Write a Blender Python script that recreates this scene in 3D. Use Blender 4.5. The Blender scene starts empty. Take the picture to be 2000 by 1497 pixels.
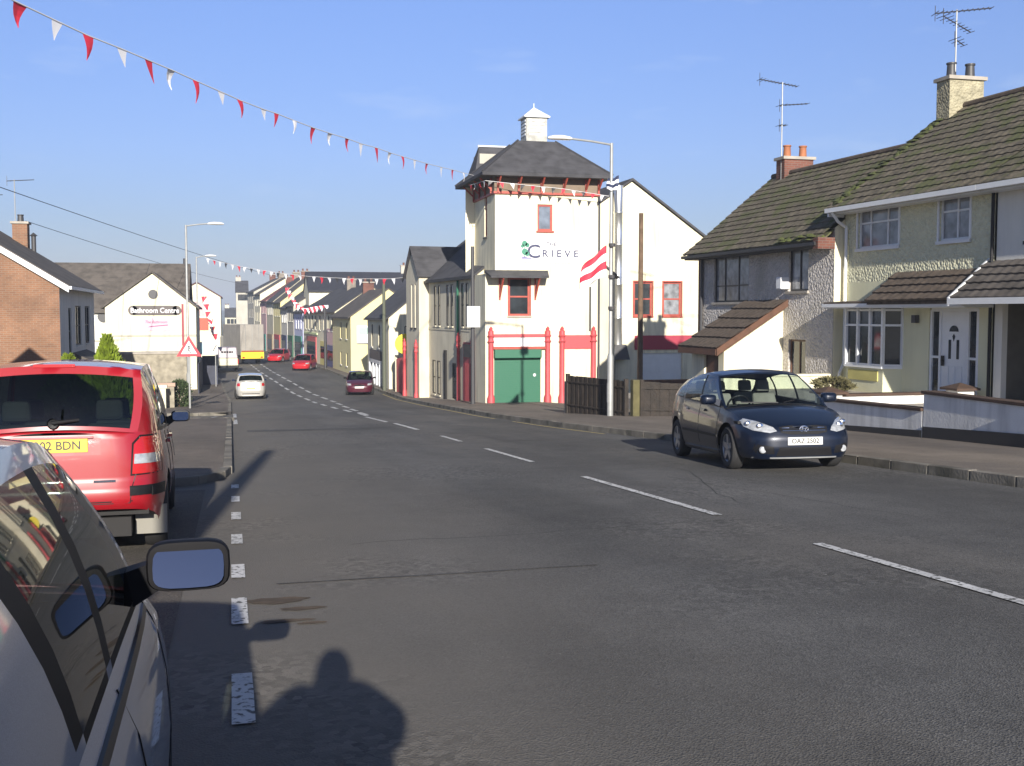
import bpy, bmesh, math, random
from mathutils import Vector, Matrix
from mathutils.bvhtree import BVHTree
random.seed(7)
R = math.radians
HAZE = 0.0006
S = bpy.context.scene
COL = S.collection
# ------------------------------------------------------------------ camera, sky, sun, exposure
F = 2150.0; EYE = 1.5
PITCH = math.atan((748.5-612)/F); YAW = math.atan(550/F)
cam = bpy.data.objects.new("camera", bpy.data.cameras.new("camera")); COL.objects.link(cam)
cam.data.sensor_width = 36; cam.data.lens = F/2000*36
cam.data.clip_start = 0.05; cam.data.clip_end = 6000
cam.location = (0, 0, EYE); cam.rotation_euler = (math.pi/2-PITCH, 0, -YAW)
S.camera = cam
SUN_EL, SUN_AZ = R(19), R(5.5)          # light travels towards +Y, a little to +X
SKY_T = [(0,(.46,.42,.52)),(.075,(.60,.53,.62)),(.14,(.75,.65,.78)),(.27,(.92,.81,.97)),(.45,(.80,.66,.66)),(.8,(.55,.42,.38))]
W = bpy.data.worlds.new("World"); S.world = W; W.use_nodes = True
nt = W.node_tree; bg = nt.nodes["Background"]
sky = nt.nodes.new("ShaderNodeTexSky"); sky.sky_type = 'NISHITA'; sky.sun_disc = False
sky.sun_elevation = SUN_EL; sky.sun_rotation = math.pi+SUN_AZ
sky.air_density = 1.0; sky.dust_density = 0.25; sky.ozone_density = 4.5; sky.altitude = 50
# the real sky that day: deeper blue with a lavender haze along the horizon and one thin wisp of cloud
geo = nt.nodes.new("ShaderNodeTexCoord"); sep = nt.nodes.new("ShaderNodeSeparateXYZ"); nt.links.new(geo.outputs['Generated'], sep.inputs[0])
rmp = nt.nodes.new("ShaderNodeValToRGB"); nt.links.new(sep.outputs[2], rmp.inputs[0])
er = rmp.color_ramp; er.elements[0].position = 0.0; er.elements[0].color = (*SKY_T[0][1], 1); er.elements[1].position = SKY_T[-1][0]; er.elements[1].color = (*SKY_T[-1][1], 1)
for p_, c_ in SKY_T[1:-1]: e_ = er.elements.new(p_); e_.color = (*c_, 1)
tn = nt.nodes.new("ShaderNodeVectorMath"); tn.operation = 'MULTIPLY'; nt.links.new(sky.outputs[0], tn.inputs[0]); nt.links.new(rmp.outputs[0], tn.inputs[1])
cn_ = nt.nodes.new("ShaderNodeTexNoise"); cn_.inputs['Scale'].default_value = 9; cn_.inputs['Detail'].default_value = 7; cm_ = nt.nodes.new("ShaderNodeMapping"); cm_.inputs['Scale'].default_value = (1, 1, 4.5)
nt.links.new(geo.outputs['Generated'], cm_.inputs[0]); nt.links.new(cm_.outputs[0], cn_.inputs['Vector'])
cr_ = nt.nodes.new("ShaderNodeMapRange"); cr_.inputs[1].default_value = .60; cr_.inputs[2].default_value = .85; cr_.inputs[3].default_value = 0; cr_.inputs[4].default_value = .30; nt.links.new(cn_.outputs[0], cr_.inputs[0])
mxs = nt.nodes.new("ShaderNodeMix"); mxs.data_type = 'RGBA'; nt.links.new(cr_.outputs[0], mxs.inputs[0]); nt.links.new(tn.outputs[0], mxs.inputs[6]); mxs.inputs[7].default_value = (4.2, 5.0, 6.4, 1)
nt.links.new(mxs.outputs[2], bg.inputs[0]); bg.inputs[1].default_value = 0.096
sl = bpy.data.objects.new("sun", bpy.data.lights.new("sun", 'SUN')); COL.objects.link(sl)
sl.data.energy = 5.0; sl.data.angle = R(0.5); sl.data.color = (1.0, 0.93, 0.82)
sd = Vector((math.sin(SUN_AZ)*math.cos(SUN_EL), math.cos(SUN_AZ)*math.cos(SUN_EL), -math.sin(SUN_EL)))
sl.rotation_euler = (-sd).to_track_quat('Z', 'Y').to_euler(); sl.location = (-5, -20, 15)
S.view_settings.view_transform = 'Standard'; S.view_settings.look = 'None'
S.view_settings.exposure = 0.74; S.view_settings.gamma = 1
S.cycles.max_bounces = 8

# ------------------------------------------------------------------ helpers
ZT = [(-60,3.3),(0,0),(50,-2.75),(60,-3.25),(70,-3.55),(80,-3.65),(100,-3.7),(130,-3.9),(200,-4.8),(300,-6),(600,-8),(5000,-8)]
def gz(y):
    for (a,za),(b,zb) in zip(ZT, ZT[1:]):
        if y <= b: return za+(zb-za)*(y-a)/(b-a)
    return -8.0
def interp(tab, y):
    if y <= tab[0][0]: return tab[0][1]
    for (a,va),(b,vb) in zip(tab, tab[1:]):
        if y <= b: return va+(vb-va)*(y-a)/(b-a)
    return tab[-1][1]
def smooth(tab, y):      # Catmull-Rom through sorted points
    n = len(tab)
    if y <= tab[0][0]: return tab[0][1]
    if y >= tab[-1][0]: return tab[-1][1]
    for i in range(n-1):
        if y <= tab[i+1][0]:
            x1,p1 = tab[i]; x2,p2 = tab[i+1]
            m1 = (p2-tab[i-1][1])/(x2-tab[i-1][0]) if i > 0 else (p2-p1)/(x2-x1)
            m2 = (tab[i+2][1]-p1)/(tab[i+2][0]-x1) if i+2 < n else (p2-p1)/(x2-x1)
            h = x2-x1; t = (y-x1)/h
            return ((2*t**3-3*t*t+1)*p1+(t**3-2*t*t+t)*h*m1+(-2*t**3+3*t*t)*p2+(t**3-t*t)*h*m2)
def at(px, py, y):       # the real point at world distance y seen at a photo pixel
    X=(px-1000)/F; Z=-(py-748.5)/F
    Y2=math.cos(PITCH)+Z*math.sin(PITCH); Z2=Z*math.cos(PITCH)-math.sin(PITCH)
    c,s=math.cos(YAW),math.sin(YAW)
    rx,ry=X*c+Y2*s,-X*s+Y2*c
    t=y/ry
    return Vector((rx*t,y,EYE+Z2*t))
ORG = {}
def tag(o, label=None, cat=None, group=None, kind=None):
    if label: o['label'] = label
    if cat: o['category'] = cat
    if group: o['group'] = group
    if kind: o['kind'] = kind
    return o
def thing(name, label, cat, loc=(0,0,0), group=None):
    o = bpy.data.objects.new(name, None); COL.objects.link(o); o.location = loc
    o.empty_display_size = .3
    ORG[o.name] = Vector(loc)
    return tag(o, label, cat, group)
class MB:
    def __init__(s): s.v=[]; s.f=[]
    def poly(s, pts):
        n=len(s.v); s.v += [Vector(p) for p in pts]; s.f.append(tuple(range(n,n+len(pts)))); return s
    def hexa(s, p):      # 8 points: bottom 4 ccw, top 4 ccw
        n=len(s.v); s.v += [Vector(q) for q in p]
        for f in ((3,2,1,0),(4,5,6,7),(0,1,5,4),(1,2,6,5),(2,3,7,6),(3,0,4,7)): s.f.append(tuple(n+i for i in f))
        return s
    def box(s, x0,x1,y0,y1,z0,z1):
        return s.hexa([(x0,y0,z0),(x1,y0,z0),(x1,y1,z0),(x0,y1,z0),(x0,y0,z1),(x1,y0,z1),(x1,y1,z1),(x0,y1,z1)])
    def tube(s, p0, p1, r0, r1=None, n=10, caps=True):
        p0=Vector(p0); p1=Vector(p1); r1 = r0 if r1 is None else r1
        d=(p1-p0); 
        if d.length<1e-6: return s
        d.normalize(); a=d.orthogonal().normalized(); b=d.cross(a); k=len(s.v)
        for i in range(n):
            t=2*math.pi*i/n; o=a*math.cos(t)+b*math.sin(t)
            s.v += [p0+o*r0, p1+o*r1]
        for i in range(n):
            j=(i+1)%n; s.f.append((k+2*i,k+2*j,k+2*j+1,k+2*i+1))
        if caps:
            s.f.append(tuple(k+2*i for i in reversed(range(n)))); s.f.append(tuple(k+2*i+1 for i in range(n)))
        return s
    def path(s, pts, r, n=6):
        for a,b in zip(pts, pts[1:]): s.tube(a,b,r,r,n)
        return s
    def lathe(s, prof, c=(0,0,0), axis='z', n=24):   # prof: (radius, along)
        c=Vector(c); k=len(s.v); m=len(prof)
        for i in range(n):
            t=2*math.pi*i/n; ct,st=math.cos(t),math.sin(t)
            for r,h in prof:
                s.v.append(c+(Vector((r*ct,r*st,h)) if axis=='z' else Vector((h,r*ct,r*st)) if axis=='x' else Vector((r*st,h,r*ct))))
        for i in range(n):
            j=(i+1)%n
            for q in range(m-1): s.f.append((k+i*m+q,k+j*m+q,k+j*m+q+1,k+i*m+q+1))
        return s
    def grid(s, rows, close=False):
        k=len(s.v); n=len(rows[0])
        for r in rows: s.v += [Vector(p) for p in r]
        for i in range(len(rows)-1):
            for j in range(n-1): s.f.append((k+i*n+j,k+i*n+j+1,k+(i+1)*n+j+1,k+(i+1)*n+j))
        return s
    def build(s, name, mat, parent=None, smoothed=False, angle=40, bevel=0, merge=False, local=False, recalc=True):
        me=bpy.data.meshes.new(name)
        o=bpy.data.objects.new(name, me); COL.objects.link(o)
        org=Vector((0,0,0))
        if parent is not None:
            o.parent=parent
            if not local: org=ORG.get(parent.name, Vector((0,0,0)))
        ORG[o.name]=org
        me.from_pydata([tuple(v-org) for v in s.v],[],s.f)
        if merge or recalc:
            bm=bmesh.new(); bm.from_mesh(me)
            if merge: bmesh.ops.remove_doubles(bm, verts=bm.verts, dist=.0006)
            if recalc: bmesh.ops.recalc_face_normals(bm, faces=bm.faces)
            bm.to_mesh(me); bm.free()
        if mat: me.materials.append(mat)
        if smoothed:
            for p in me.polygons: p.use_smooth=True
            try: me.set_sharp_from_angle(angle=R(angle))
            except Exception: pass
        if bevel:
            md=o.modifiers.new('bevel','BEVEL'); md.width=bevel; md.segments=2; md.limit_method='ANGLE'; md.angle_limit=R(40)
        return o
def children(o): return [c for c in bpy.data.objects if c.parent==o]
def text_mb(txt, size, extr=.004, sx=1.0, shear=0, align='CENTER', bold=.012):
    cu=bpy.data.curves.new('t','FONT'); cu.body=txt; cu.size=size; cu.extrude=extr; cu.align_x=align; cu.align_y='CENTER'; cu.shear=shear; cu.resolution_u=3; cu.offset=bold*size
    ob=bpy.data.objects.new('t',cu); COL.objects.link(ob)
    bpy.context.view_layer.update()
    me=bpy.data.meshes.new_from_object(ob.evaluated_get(bpy.context.evaluated_depsgraph_get()))
    vs=[Vector((v.co.x*sx,v.co.y,v.co.z)) for v in me.vertices]; fs=[tuple(p.vertices) for p in me.polygons]
    bpy.data.objects.remove(ob); bpy.data.curves.remove(cu); bpy.data.meshes.remove(me)
    return vs,fs
def put_text(mb, txt, size, origin, u, up, sx=1.0, extr=.004, shear=0):
    vs,fs=text_mb(txt,size,extr,sx,shear); o=Vector(origin); u=Vector(u).normalized(); up=Vector(up).normalized(); n=u.cross(up); k=len(mb.v)
    mb.v += [o+u*v.x+up*v.y+n*v.z for v in vs]; mb.f += [tuple(k+i for i in f) for f in fs]
    return mb

# ------------------------------------------------------------------ materials
MATS={}
def mat(name, col, rough=.8, var=.0, vs=3.0, bump=0, bs=30.0, metal=0, coat=0, spec=.5, alt=None, alts=1.0, altlo=.5, althi=.62, vor=False, trans=0, streak=0):
    if name in MATS: return MATS[name]
    m=bpy.data.materials.new(name); m.use_nodes=True; n=m.node_tree; b=n.nodes["Principled BSDF"]; L=n.links.new
    b.inputs['Base Color'].default_value=(*col,1); b.inputs['Roughness'].default_value=rough
    b.inputs['Metallic'].default_value=metal; b.inputs['Coat Weight'].default_value=coat; b.inputs['Coat Roughness'].default_value=.04
    b.inputs['Specular IOR Level'].default_value=spec; b.inputs['Transmission Weight'].default_value=trans
    tc=n.nodes.new('ShaderNodeTexCoord')
    def noise(sc,det=5):
        t=n.nodes.new('ShaderNodeTexNoise'); t.inputs['Scale'].default_value=sc; t.inputs['Detail'].default_value=det; L(tc.outputs['Object'],t.inputs['Vector']); return t
    cur=None
    if var:
        t=noise(vs); r=n.nodes.new('ShaderNodeMapRange'); r.inputs[1].default_value=.3; r.inputs[2].default_value=.7; r.inputs[3].default_value=1-var; r.inputs[4].default_value=1+var
        L(t.outputs[0],r.inputs[0])
        mx=n.nodes.new('ShaderNodeVectorMath'); mx.operation='SCALE'; mx.inputs[0].default_value=col; L(r.outputs[0],mx.inputs['Scale']); cur=mx.outputs[0]
        if streak:
            mp=n.nodes.new('ShaderNodeMapping'); mp.inputs['Scale'].default_value=(3.5,3.5,.35); L(tc.outputs['Object'],mp.inputs[0])
            t2=n.nodes.new('ShaderNodeTexNoise'); t2.inputs['Scale'].default_value=1.2; t2.inputs['Detail'].default_value=6; L(mp.outputs[0],t2.inputs['Vector'])
            r2=n.nodes.new('ShaderNodeMapRange'); r2.inputs[1].default_value=.45; r2.inputs[2].default_value=.75; r2.inputs[3].default_value=1; r2.inputs[4].default_value=1-streak; L(t2.outputs[0],r2.inputs[0])
            m2=n.nodes.new('ShaderNodeVectorMath'); m2.operation='SCALE'; L(cur,m2.inputs[0]); L(r2.outputs[0],m2.inputs['Scale']); cur=m2.outputs[0]
    if alt:
        t=noise(alts,8); r=n.nodes.new('ShaderNodeMapRange'); r.inputs[1].default_value=altlo; r.inputs[2].default_value=althi; L(t.outputs[0],r.inputs[0])
        mx=n.nodes.new('ShaderNodeMix'); mx.data_type='RGBA'; L(r.outputs[0],mx.inputs[0])
        mx.inputs[6].default_value=(*col,1); mx.inputs[7].default_value=(*alt,1)
        if cur: L(cur,mx.inputs[6])
        cur=mx.outputs[2]
    if cur: L(cur,b.inputs['Base Color'])
    if bump:
        if vor:
            t=n.nodes.new('ShaderNodeTexVoronoi'); t.inputs['Scale'].default_value=bs; L(tc.outputs['Object'],t.inputs['Vector'])
        else: t=noise(bs,4)
        bp=n.nodes.new('ShaderNodeBump'); bp.inputs['Strength'].default_value=min(1,bump); bp.inputs['Distance'].default_value=.02 if not vor else .05
        L(t.outputs[0],bp.inputs['Height']); L(bp.outputs[0],b.inputs['Normal'])
        if vor: bp.invert=True
    MATS[name]=m; return m
def tile_mat(name, col, band=.28, col2=None):
    if name in MATS: return MATS[name]
    m=mat(name,col,.85,var=.3,vs=2.2,alt=col2 or tuple(c*1.25 for c in col),alts=.9,altlo=.5,althi=.6)
    n=m.node_tree; L=n.links.new; b=n.nodes["Principled BSDF"]; tc=n.nodes.new('ShaderNodeTexCoord')
    w=n.nodes.new('ShaderNodeTexWave'); w.wave_type='BANDS'; w.bands_direction='Z'; w.wave_profile='SAW'; w.inputs['Scale'].default_value=1.0/band/2.0*.62; w.inputs['Distortion'].default_value=.15
    L(tc.outputs['Object'],w.inputs['Vector'])
    bp=n.nodes.new('ShaderNodeBump'); bp.inputs['Strength'].default_value=.8; bp.inputs['Distance'].default_value=.04; L(w.outputs[1],bp.inputs['Height']); L(bp.outputs[0],b.inputs['Normal'])
    return m
def brick_mat(name, c1, c2, mortar, sc=1.0, axis='y'):
    m=mat(name,c1,.9); n=m.node_tree; L=n.links.new; b=n.nodes["Principled BSDF"]; tc=n.nodes.new('ShaderNodeTexCoord')
    sp=n.nodes.new('ShaderNodeSeparateXYZ'); L(tc.outputs['Object'],sp.inputs[0]); ad=n.nodes.new('ShaderNodeMath'); ad.operation='ADD'; L(sp.outputs[0],ad.inputs[0]); L(sp.outputs[1],ad.inputs[1])
    cb=n.nodes.new('ShaderNodeCombineXYZ'); L(ad.outputs[0],cb.inputs[0]); L(sp.outputs[2],cb.inputs[1])
    t=n.nodes.new('ShaderNodeTexBrick'); t.inputs['Scale'].default_value=sc; t.inputs['Brick Width'].default_value=.225; t.inputs['Row Height'].default_value=.075; t.inputs['Mortar Size'].default_value=.008
    t.inputs['Color1'].default_value=(*c1,1); t.inputs['Color2'].default_value=(*c2,1); t.inputs['Mortar'].default_value=(*mortar,1); L(cb.outputs[0],t.inputs['Vector'])
    ns=n.nodes.new('ShaderNodeTexNoise'); ns.inputs['Scale'].default_value=.9; ns.inputs['Detail'].default_value=6; L(cb.outputs[0],ns.inputs['Vector'])
    mp=n.nodes.new('ShaderNodeMapRange'); mp.inputs[1].default_value=.35; mp.inputs[2].default_value=.65; mp.inputs[3].default_value=.78; mp.inputs[4].default_value=1.15; L(ns.outputs[0],mp.inputs[0])
    v=n.nodes.new('ShaderNodeVectorMath'); v.operation='SCALE'; L(t.outputs[0],v.inputs[0]); L(mp.outputs[0],v.inputs['Scale']); L(v.outputs[0],b.inputs['Base Color'])
    return m
# setting
m_cream=mat('cream_render',(.78,.73,.55),.9,var=.08,vs=.5,bump=.3,bs=22,streak=.30)
m_white=mat('white_render',(.70,.69,.64),.9,var=.05,vs=.7,bump=.25,bs=25,streak=.12)
m_greywall=mat('grey_render',(.46,.44,.38),.9,var=.08,vs=.8,bump=.3,bs=25,streak=.15)
m_stonewall=mat('greycream_render',(.60,.56,.44),.9,var=.08,vs=.8,bump=.3,bs=25,streak=.15)
m_dash=mat('grey_pebbledash',(.54,.51,.48),.95,var=.14,vs=9,bump=1,bs=13,vor=True,alt=(.42,.40,.36),alts=1.1,altlo=.5,althi=.7)
m_dashg=mat('green_pebbledash',(.66,.65,.47),.95,var=.06,vs=7,bump=1,bs=13,vor=True)
m_greenwall=mat('pale_green_render',(.68,.67,.47),.9,var=.05,vs=.7,bump=.25,bs=30,streak=.06)
m_yellowc=mat('pale_yellow_render',(.68,.62,.34),.9,var=.05,vs=.7,bump=.2)
m_pink=mat('pink_render',(.62,.42,.42),.9,var=.05)
m_lilac=mat('lilac_render',(.50,.52,.72),.9,var=.05)
m_brown=mat('brown_wood',(.10,.045,.025),.6,var=.25,vs=4)
m_red=mat('red_paint',(.48,.07,.08),.55,var=.12,vs=3)
m_reddk=mat('maroon_paint',(.28,.03,.05),.55,var=.1)
m_redframe=mat('red_frame_paint',(.35,.06,.04),.5,var=.15)
m_green=mat('green_shutter_paint',(.02,.13,.075),.5)
m_black=mat('black_paint',(.02,.02,.022),.5)
m_dark=mat('dark_interior',(.015,.014,.014),.8)
m_whitep=mat('white_plastic',(.72,.74,.76),.4,var=.04)
m_slate=tile_mat('dark_slate',(.055,.055,.062),.25)
m_slate2=tile_mat('brown_grey_tiles',(.095,.083,.073),.30)
m_tile=mat('mossy_concrete_tiles',(.115,.098,.070),.95,var=.5,vs=4,bump=.7,bs=18,alt=(.088,.095,.038),alts=1.6,altlo=.50,althi=.62)
m_tileb=mat('brown_concrete_tiles',(.095,.072,.055),.95,var=.35,vs=6,bump=.5,bs=18)
m_moss=mat('green_moss',(.065,.078,.022),1,var=.4,vs=8,bump=1,bs=20)
m_brick=brick_mat('orange_brick',(.255,.125,.07),(.20,.10,.06),(.24,.19,.14))
m_brickr=brick_mat('red_brick',(.17,.06,.04),(.13,.045,.035),(.15,.12,.10))
m_concrete=mat('concrete',(.36,.33,.29),.9,var=.15,vs=3,bump=.4,bs=30)
m_galv=mat('galvanised_steel',(.34,.35,.35),.55,var=.1,vs=6,metal=.35)
m_steel=mat('bright_steel',(.80,.81,.82),.28,metal=.9,var=.05,vs=4)
m_wood=mat('dark_stained_timber',(.022,.016,.012),.75,var=.4,vs=5,bump=.4,bs=14)
m_pole=mat('weathered_pole_timber',(.13,.085,.055),.9,var=.3,vs=4)
m_rust=mat('dark_metal',(.05,.05,.055),.5)
m_stone=mat('rubble_stone',(.30,.27,.21),.95,var=.3,vs=3,bump=1,bs=4,vor=True)
m_yellowp=mat('yellow_paint',(.75,.60,.03),.5)
m_rubber=mat('tyre_rubber',(.022,.022,.023),.8,var=.2,vs=9)
m_alloy=mat('alloy_wheel',(.42,.43,.45),.35,metal=.75,var=.1)
m_trim=mat('black_trim',(.012,.012,.014),.5,spec=.25)
m_chrome=mat('chrome',(.8,.8,.82),.12,metal=1)
m_platew=mat('white_plate',(.62,.62,.60),.4)
m_platey=mat('yellow_plate',(.70,.50,.03),.4)
m_seat=mat('seat_cloth',(.06,.06,.065),.9,var=.2)
m_seatl=mat('light_seat_cloth',(.20,.19,.17),.9,var=.2)
m_lampred=mat('red_lamp_plastic',(.45,.01,.012),.12,coat=1)
m_lampwhite=mat('clear_lamp_lens',(.50,.52,.55),.10,coat=1,metal=.35,var=.3,vs=16)
m_glasshouse=mat('window_glass',(.030,.036,.042),.05,spec=.8,var=.5,vs=1.3)
m_curtain=mat('net_curtain_glass',(.22,.23,.25),.12,spec=.8,var=.5,vs=3)
m_lens=mat('street_lamp_bowl',(.80,.80,.78),.25)
m_flagred=mat('red_cloth',(.62,.03,.06),.7); m_flagwhite=mat('white_cloth',(.82,.82,.85),.7)
m_cord=mat('pale_cord',(.65,.65,.66),.8); m_wire=mat('black_cable',(.03,.03,.035),.7)
def glass_mat(name, tint=(.75,.8,.78), t=.75):
    m=bpy.data.materials.new(name); m.use_nodes=True; n=m.node_tree; L=n.links.new; n.nodes.clear()
    o=n.nodes.new('ShaderNodeOutputMaterial'); tr=n.nodes.new('ShaderNodeBsdfTransparent'); tr.inputs[0].default_value=(*[c*t for c in tint],1)
    g=n.nodes.new('ShaderNodeBsdfGlossy'); g.inputs['Roughness'].default_value=.02; lw=n.nodes.new('ShaderNodeLayerWeight'); lw.inputs[0].default_value=.5; pw=n.nodes.new('ShaderNodeMath'); pw.operation='POWER'; pw.inputs[1].default_value=4.5; L(lw.outputs['Facing'],pw.inputs[0]); fr=n.nodes.new('ShaderNodeMath'); fr.operation='MULTIPLY_ADD'; fr.inputs[1].default_value=.9; fr.inputs[2].default_value=.045; L(pw.outputs[0],fr.inputs[0])
    mx=n.nodes.new('ShaderNodeMixShader'); L(fr.outputs[0],mx.inputs[0]); L(tr.outputs[0],mx.inputs[1]); L(g.outputs[0],mx.inputs[2]); L(mx.outputs[0],o.inputs[0]); return m
m_carglass=glass_mat('car_glass',(.78,.86,.84),.95); m_tintglass=glass_mat('tinted_car_glass',(.5,.6,.56),.62)
def paint_mat(name, col, metal=0, flake=0, rough=.35, coat=1):
    m=mat(name,col,rough,coat=coat,metal=metal,spec=.5)
    if flake:
        n=m.node_tree; L=n.links.new; b=n.nodes["Principled BSDF"]; tc=n.nodes.new('ShaderNodeTexCoord'); t=n.nodes.new('ShaderNodeTexVoronoi'); t.inputs['Scale'].default_value=900; L(tc.outputs['Object'],t.inputs['Vector'])
        r=n.nodes.new('ShaderNodeMapRange'); r.inputs[3].default_value=.8; r.inputs[4].default_value=1.25; L(t.outputs['Color'],r.inputs[0]); v=n.nodes.new('ShaderNodeVectorMath'); v.operation='SCALE'; v.inputs[0].default_value=col; L(r.outputs[0],v.inputs['Scale']); L(v.outputs[0],b.inputs['Base Color'])
    return m
def asphalt(name, col, patch, speck=.5, dust_and_falloff=False):
    m=bpy.data.materials.new(name); m.use_nodes=True; n=m.node_tree; L=n.links.new; b=n.nodes["Principled BSDF"]; b.inputs['Roughness'].default_value=.82; b.inputs['Specular IOR Level'].default_value=.35
    tc=n.nodes.new('ShaderNodeTexCoord')
    def nz(sc,det=4,mp=None,rough=.5):
        t=n.nodes.new('ShaderNodeTexNoise'); t.inputs['Scale'].default_value=sc; t.inputs['Detail'].default_value=det; t.inputs['Roughness'].default_value=rough
        if mp:
            q=n.nodes.new('ShaderNodeMapping'); q.inputs['Scale'].default_value=mp; L(tc.outputs['Object'],q.inputs[0]); L(q.outputs[0],t.inputs['Vector'])
        else: L(tc.outputs['Object'],t.inputs['Vector'])
        return t.outputs[0]
    def rng(s,a,c,lo,hi):
        r=n.nodes.new('ShaderNodeMapRange'); r.inputs[1].default_value=a; r.inputs[2].default_value=c; r.inputs[3].default_value=lo; r.inputs[4].default_value=hi; L(s,r.inputs[0]); return r.outputs[0]
    def mul(a,c):
        q=n.nodes.new('ShaderNodeMath'); q.operation='MULTIPLY'; L(a,q.inputs[0]); L(c,q.inputs[1]); return q.outputs[0]
    f=mul(rng(nz(.35,6,(1,.35,1),.6),.35,.68,.74,1.28), rng(nz(2.2,6),.3,.7,.9,1.1))      # broad wear, stretched along the road
    f=mul(f, rng(nz(1.3,3,(1,.04,1)),.35,.65,.90,1.10))                                     # wheel tracks
    v=n.nodes.new('ShaderNodeTexVoronoi'); v.inputs['Scale'].default_value=95; L(tc.outputs['Object'],v.inputs['Vector'])
    f=mul(f, rng(v.outputs['Color'],0,1,1-speck,1+speck*1.0))
    v3=n.nodes.new('ShaderNodeTexVoronoi'); v3.inputs['Scale'].default_value=5.5; L(tc.outputs['Object'],v3.inputs['Vector'])   # pale grit
    g=rng(v3.outputs['Distance'],.025,.04,2.8,1.0); f=mul(f,g)
    sc=n.nodes.new('ShaderNodeVectorMath'); sc.operation='SCALE'; L(f,sc.inputs['Scale'])
    mx=n.nodes.new('ShaderNodeMix'); mx.data_type='RGBA'; mx.inputs[6].default_value=(*col,1); mx.inputs[7].default_value=(*patch,1); L(rng(nz(.22,7,(1,.4,1),.65),.48,.6,0,1),mx.inputs[0]); L(mx.outputs[2],sc.inputs[0]); res=sc.outputs[0]
    if dust_and_falloff:
        sp=n.nodes.new('ShaderNodeSeparateXYZ'); L(tc.outputs['Object'],sp.inputs[0])
        d=mul(rng(sp.outputs[0],.6,3.0,1,0), rng(nz(.6,6,(1,.5,1),.6),.3,.65,.5,1))
        m2=n.nodes.new('ShaderNodeMix'); m2.data_type='RGBA'; L(d,m2.inputs[0]); L(res,m2.inputs[6]); m2.inputs[7].default_value=(.172,.158,.138,1); res=m2.outputs[2]
        v4=n.nodes.new('ShaderNodeTexVoronoi'); v4.inputs['Scale'].default_value=22; L(tc.outputs['Object'],v4.inputs['Vector'])
        k=mul(rng(v4.outputs['Color'],0,1,-.38,.38), rng(nz(.33,4,None,.6),.50,.60,0,1)); ad=n.nodes.new('ShaderNodeMath'); ad.operation='ADD'; ad.inputs[1].default_value=1; L(k,ad.inputs[0])
        s3=n.nodes.new('ShaderNodeVectorMath'); s3.operation='SCALE'; L(res,s3.inputs[0]); L(mul(ad.outputs[0], rng(sp.outputs[0],3.0,7.0,1.0,.86)),s3.inputs['Scale']); res=s3.outputs[0]  # right lane darkened: view-angle falloff put into the colour
    L(res,b.inputs['Base Color'])
    bp=n.nodes.new('ShaderNodeBump'); bp.inputs['Strength'].default_value=.4; bp.inputs['Distance'].default_value=.012; L(v.outputs['Distance'],bp.inputs['Height']); L(bp.outputs[0],b.inputs['Normal'])
    return m
m_road=asphalt('road_asphalt',(.110,.108,.105),(.130,.124,.116),.48,dust_and_falloff=True)
m_pave=asphalt('pavement_asphalt',(.165,.142,.122),(.195,.165,.135),.35)
m_soil=mat('rough_grass',(.07,.09,.03),1,var=.4,vs=2,bump=.6,bs=8,alt=(.13,.11,.06),alts=.6)
def worn_paint(name,col):
    m=mat(name,col,.7,alt=(.10,.10,.09),alts=24,altlo=.53,althi=.62,var=.15,vs=3); return m
m_line=worn_paint('white_line_paint',(.62,.62,.62)); m_yline=worn_paint('yellow_line_paint',(.48,.38,.14))

# ------------------------------------------------------------------ ground, road, pavements
def cxo(y): return interp([(60,0),(82,-.8),(100,-1.7),(130,-2.6),(160,-4),(200,-6.5),(260,-11),(400,-28)],y)
def kerbR(y): return interp([(-60,9.3),(16,9.25),(22,8.85),(28,8.45),(36,8.3),(46,8.6),(60,9.0),(68,9.2),(82,9.0),(100,8.4),(130,6.9),(160,5.3),(200,2.8),(260,-2),(400,-18)],y)
def kerbL(y): return interp([(60,0),(80,-.5),(100,-1.3),(130,-2.4),(160,-4),(200,-6.6),(260,-11.3),(400,-28)],y)
def sheet(name, xl, xr, y0, y1, h, m, kind='structure', n=8, step=1.5):
    rows=[]; k=max(1,int((y1-y0)/step))
    for i in range(k+1):
        y=y0+(y1-y0)*i/k; a,b=xl(y),xr(y)
        rows.append([(a+(b-a)*j/n,y,gz(y)+h) for j in range(n+1)])
    o=MB().grid(rows).build(name,m,recalc=False)
    for p in o.data.polygons:
        if p.normal.z<0: o.data.flip_normals(); break
    return tag(o,kind=kind)
C=lambda v:(lambda y:v)
gb=MB(); ys=[-60,-30,0,20,35,50,60,70,80,100,130,200,300,600,2500]
gb.grid([[(x,y,gz(y)-.02) for x in (-2500,-400,-60,-15,0,12,30,80,400,2500)] for y in ys])
tag(gb.build('ground',m_soil),kind='structure')
sheet('road',lambda y:kerbL(y)-(2.4 if y<18 else .3),lambda y:kerbR(y)+.05,-30,400,0,m_road,n=10)
sheet('side_road',C(-14),lambda y:-.25,38.2,42.4,.004,m_road,n=4,step=1)
def kerbline(name, pts, w=.14, h=.12, gap=.9):      # each kerb run one mesh with joints
    b=MB()
    L=0
    for (p,q) in zip(pts,pts[1:]):
        p=Vector(p); q=Vector(q); d=(q-p); n=max(1,round(d.length/gap)); s=Vector((-d.y,d.x)).normalized()*w
        for i in range(n):
            a=p+d*(i/n)+d.normalized()*.008; c=p+d*((i+1)/n)-d.normalized()*.008
            hh=h+random.uniform(-.006,.006)
            e=[(a,0),(c,0),(c+s,0),(a+s,0)]
            b.hexa([(v.x,v.y,gz(v.y)-.05) for v,_ in e]+[(v.x,v.y,gz(v.y)+hh) for v,_ in e])
    return tag(b.build(name,m_kerb,bevel=.015),kind='structure')
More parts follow.
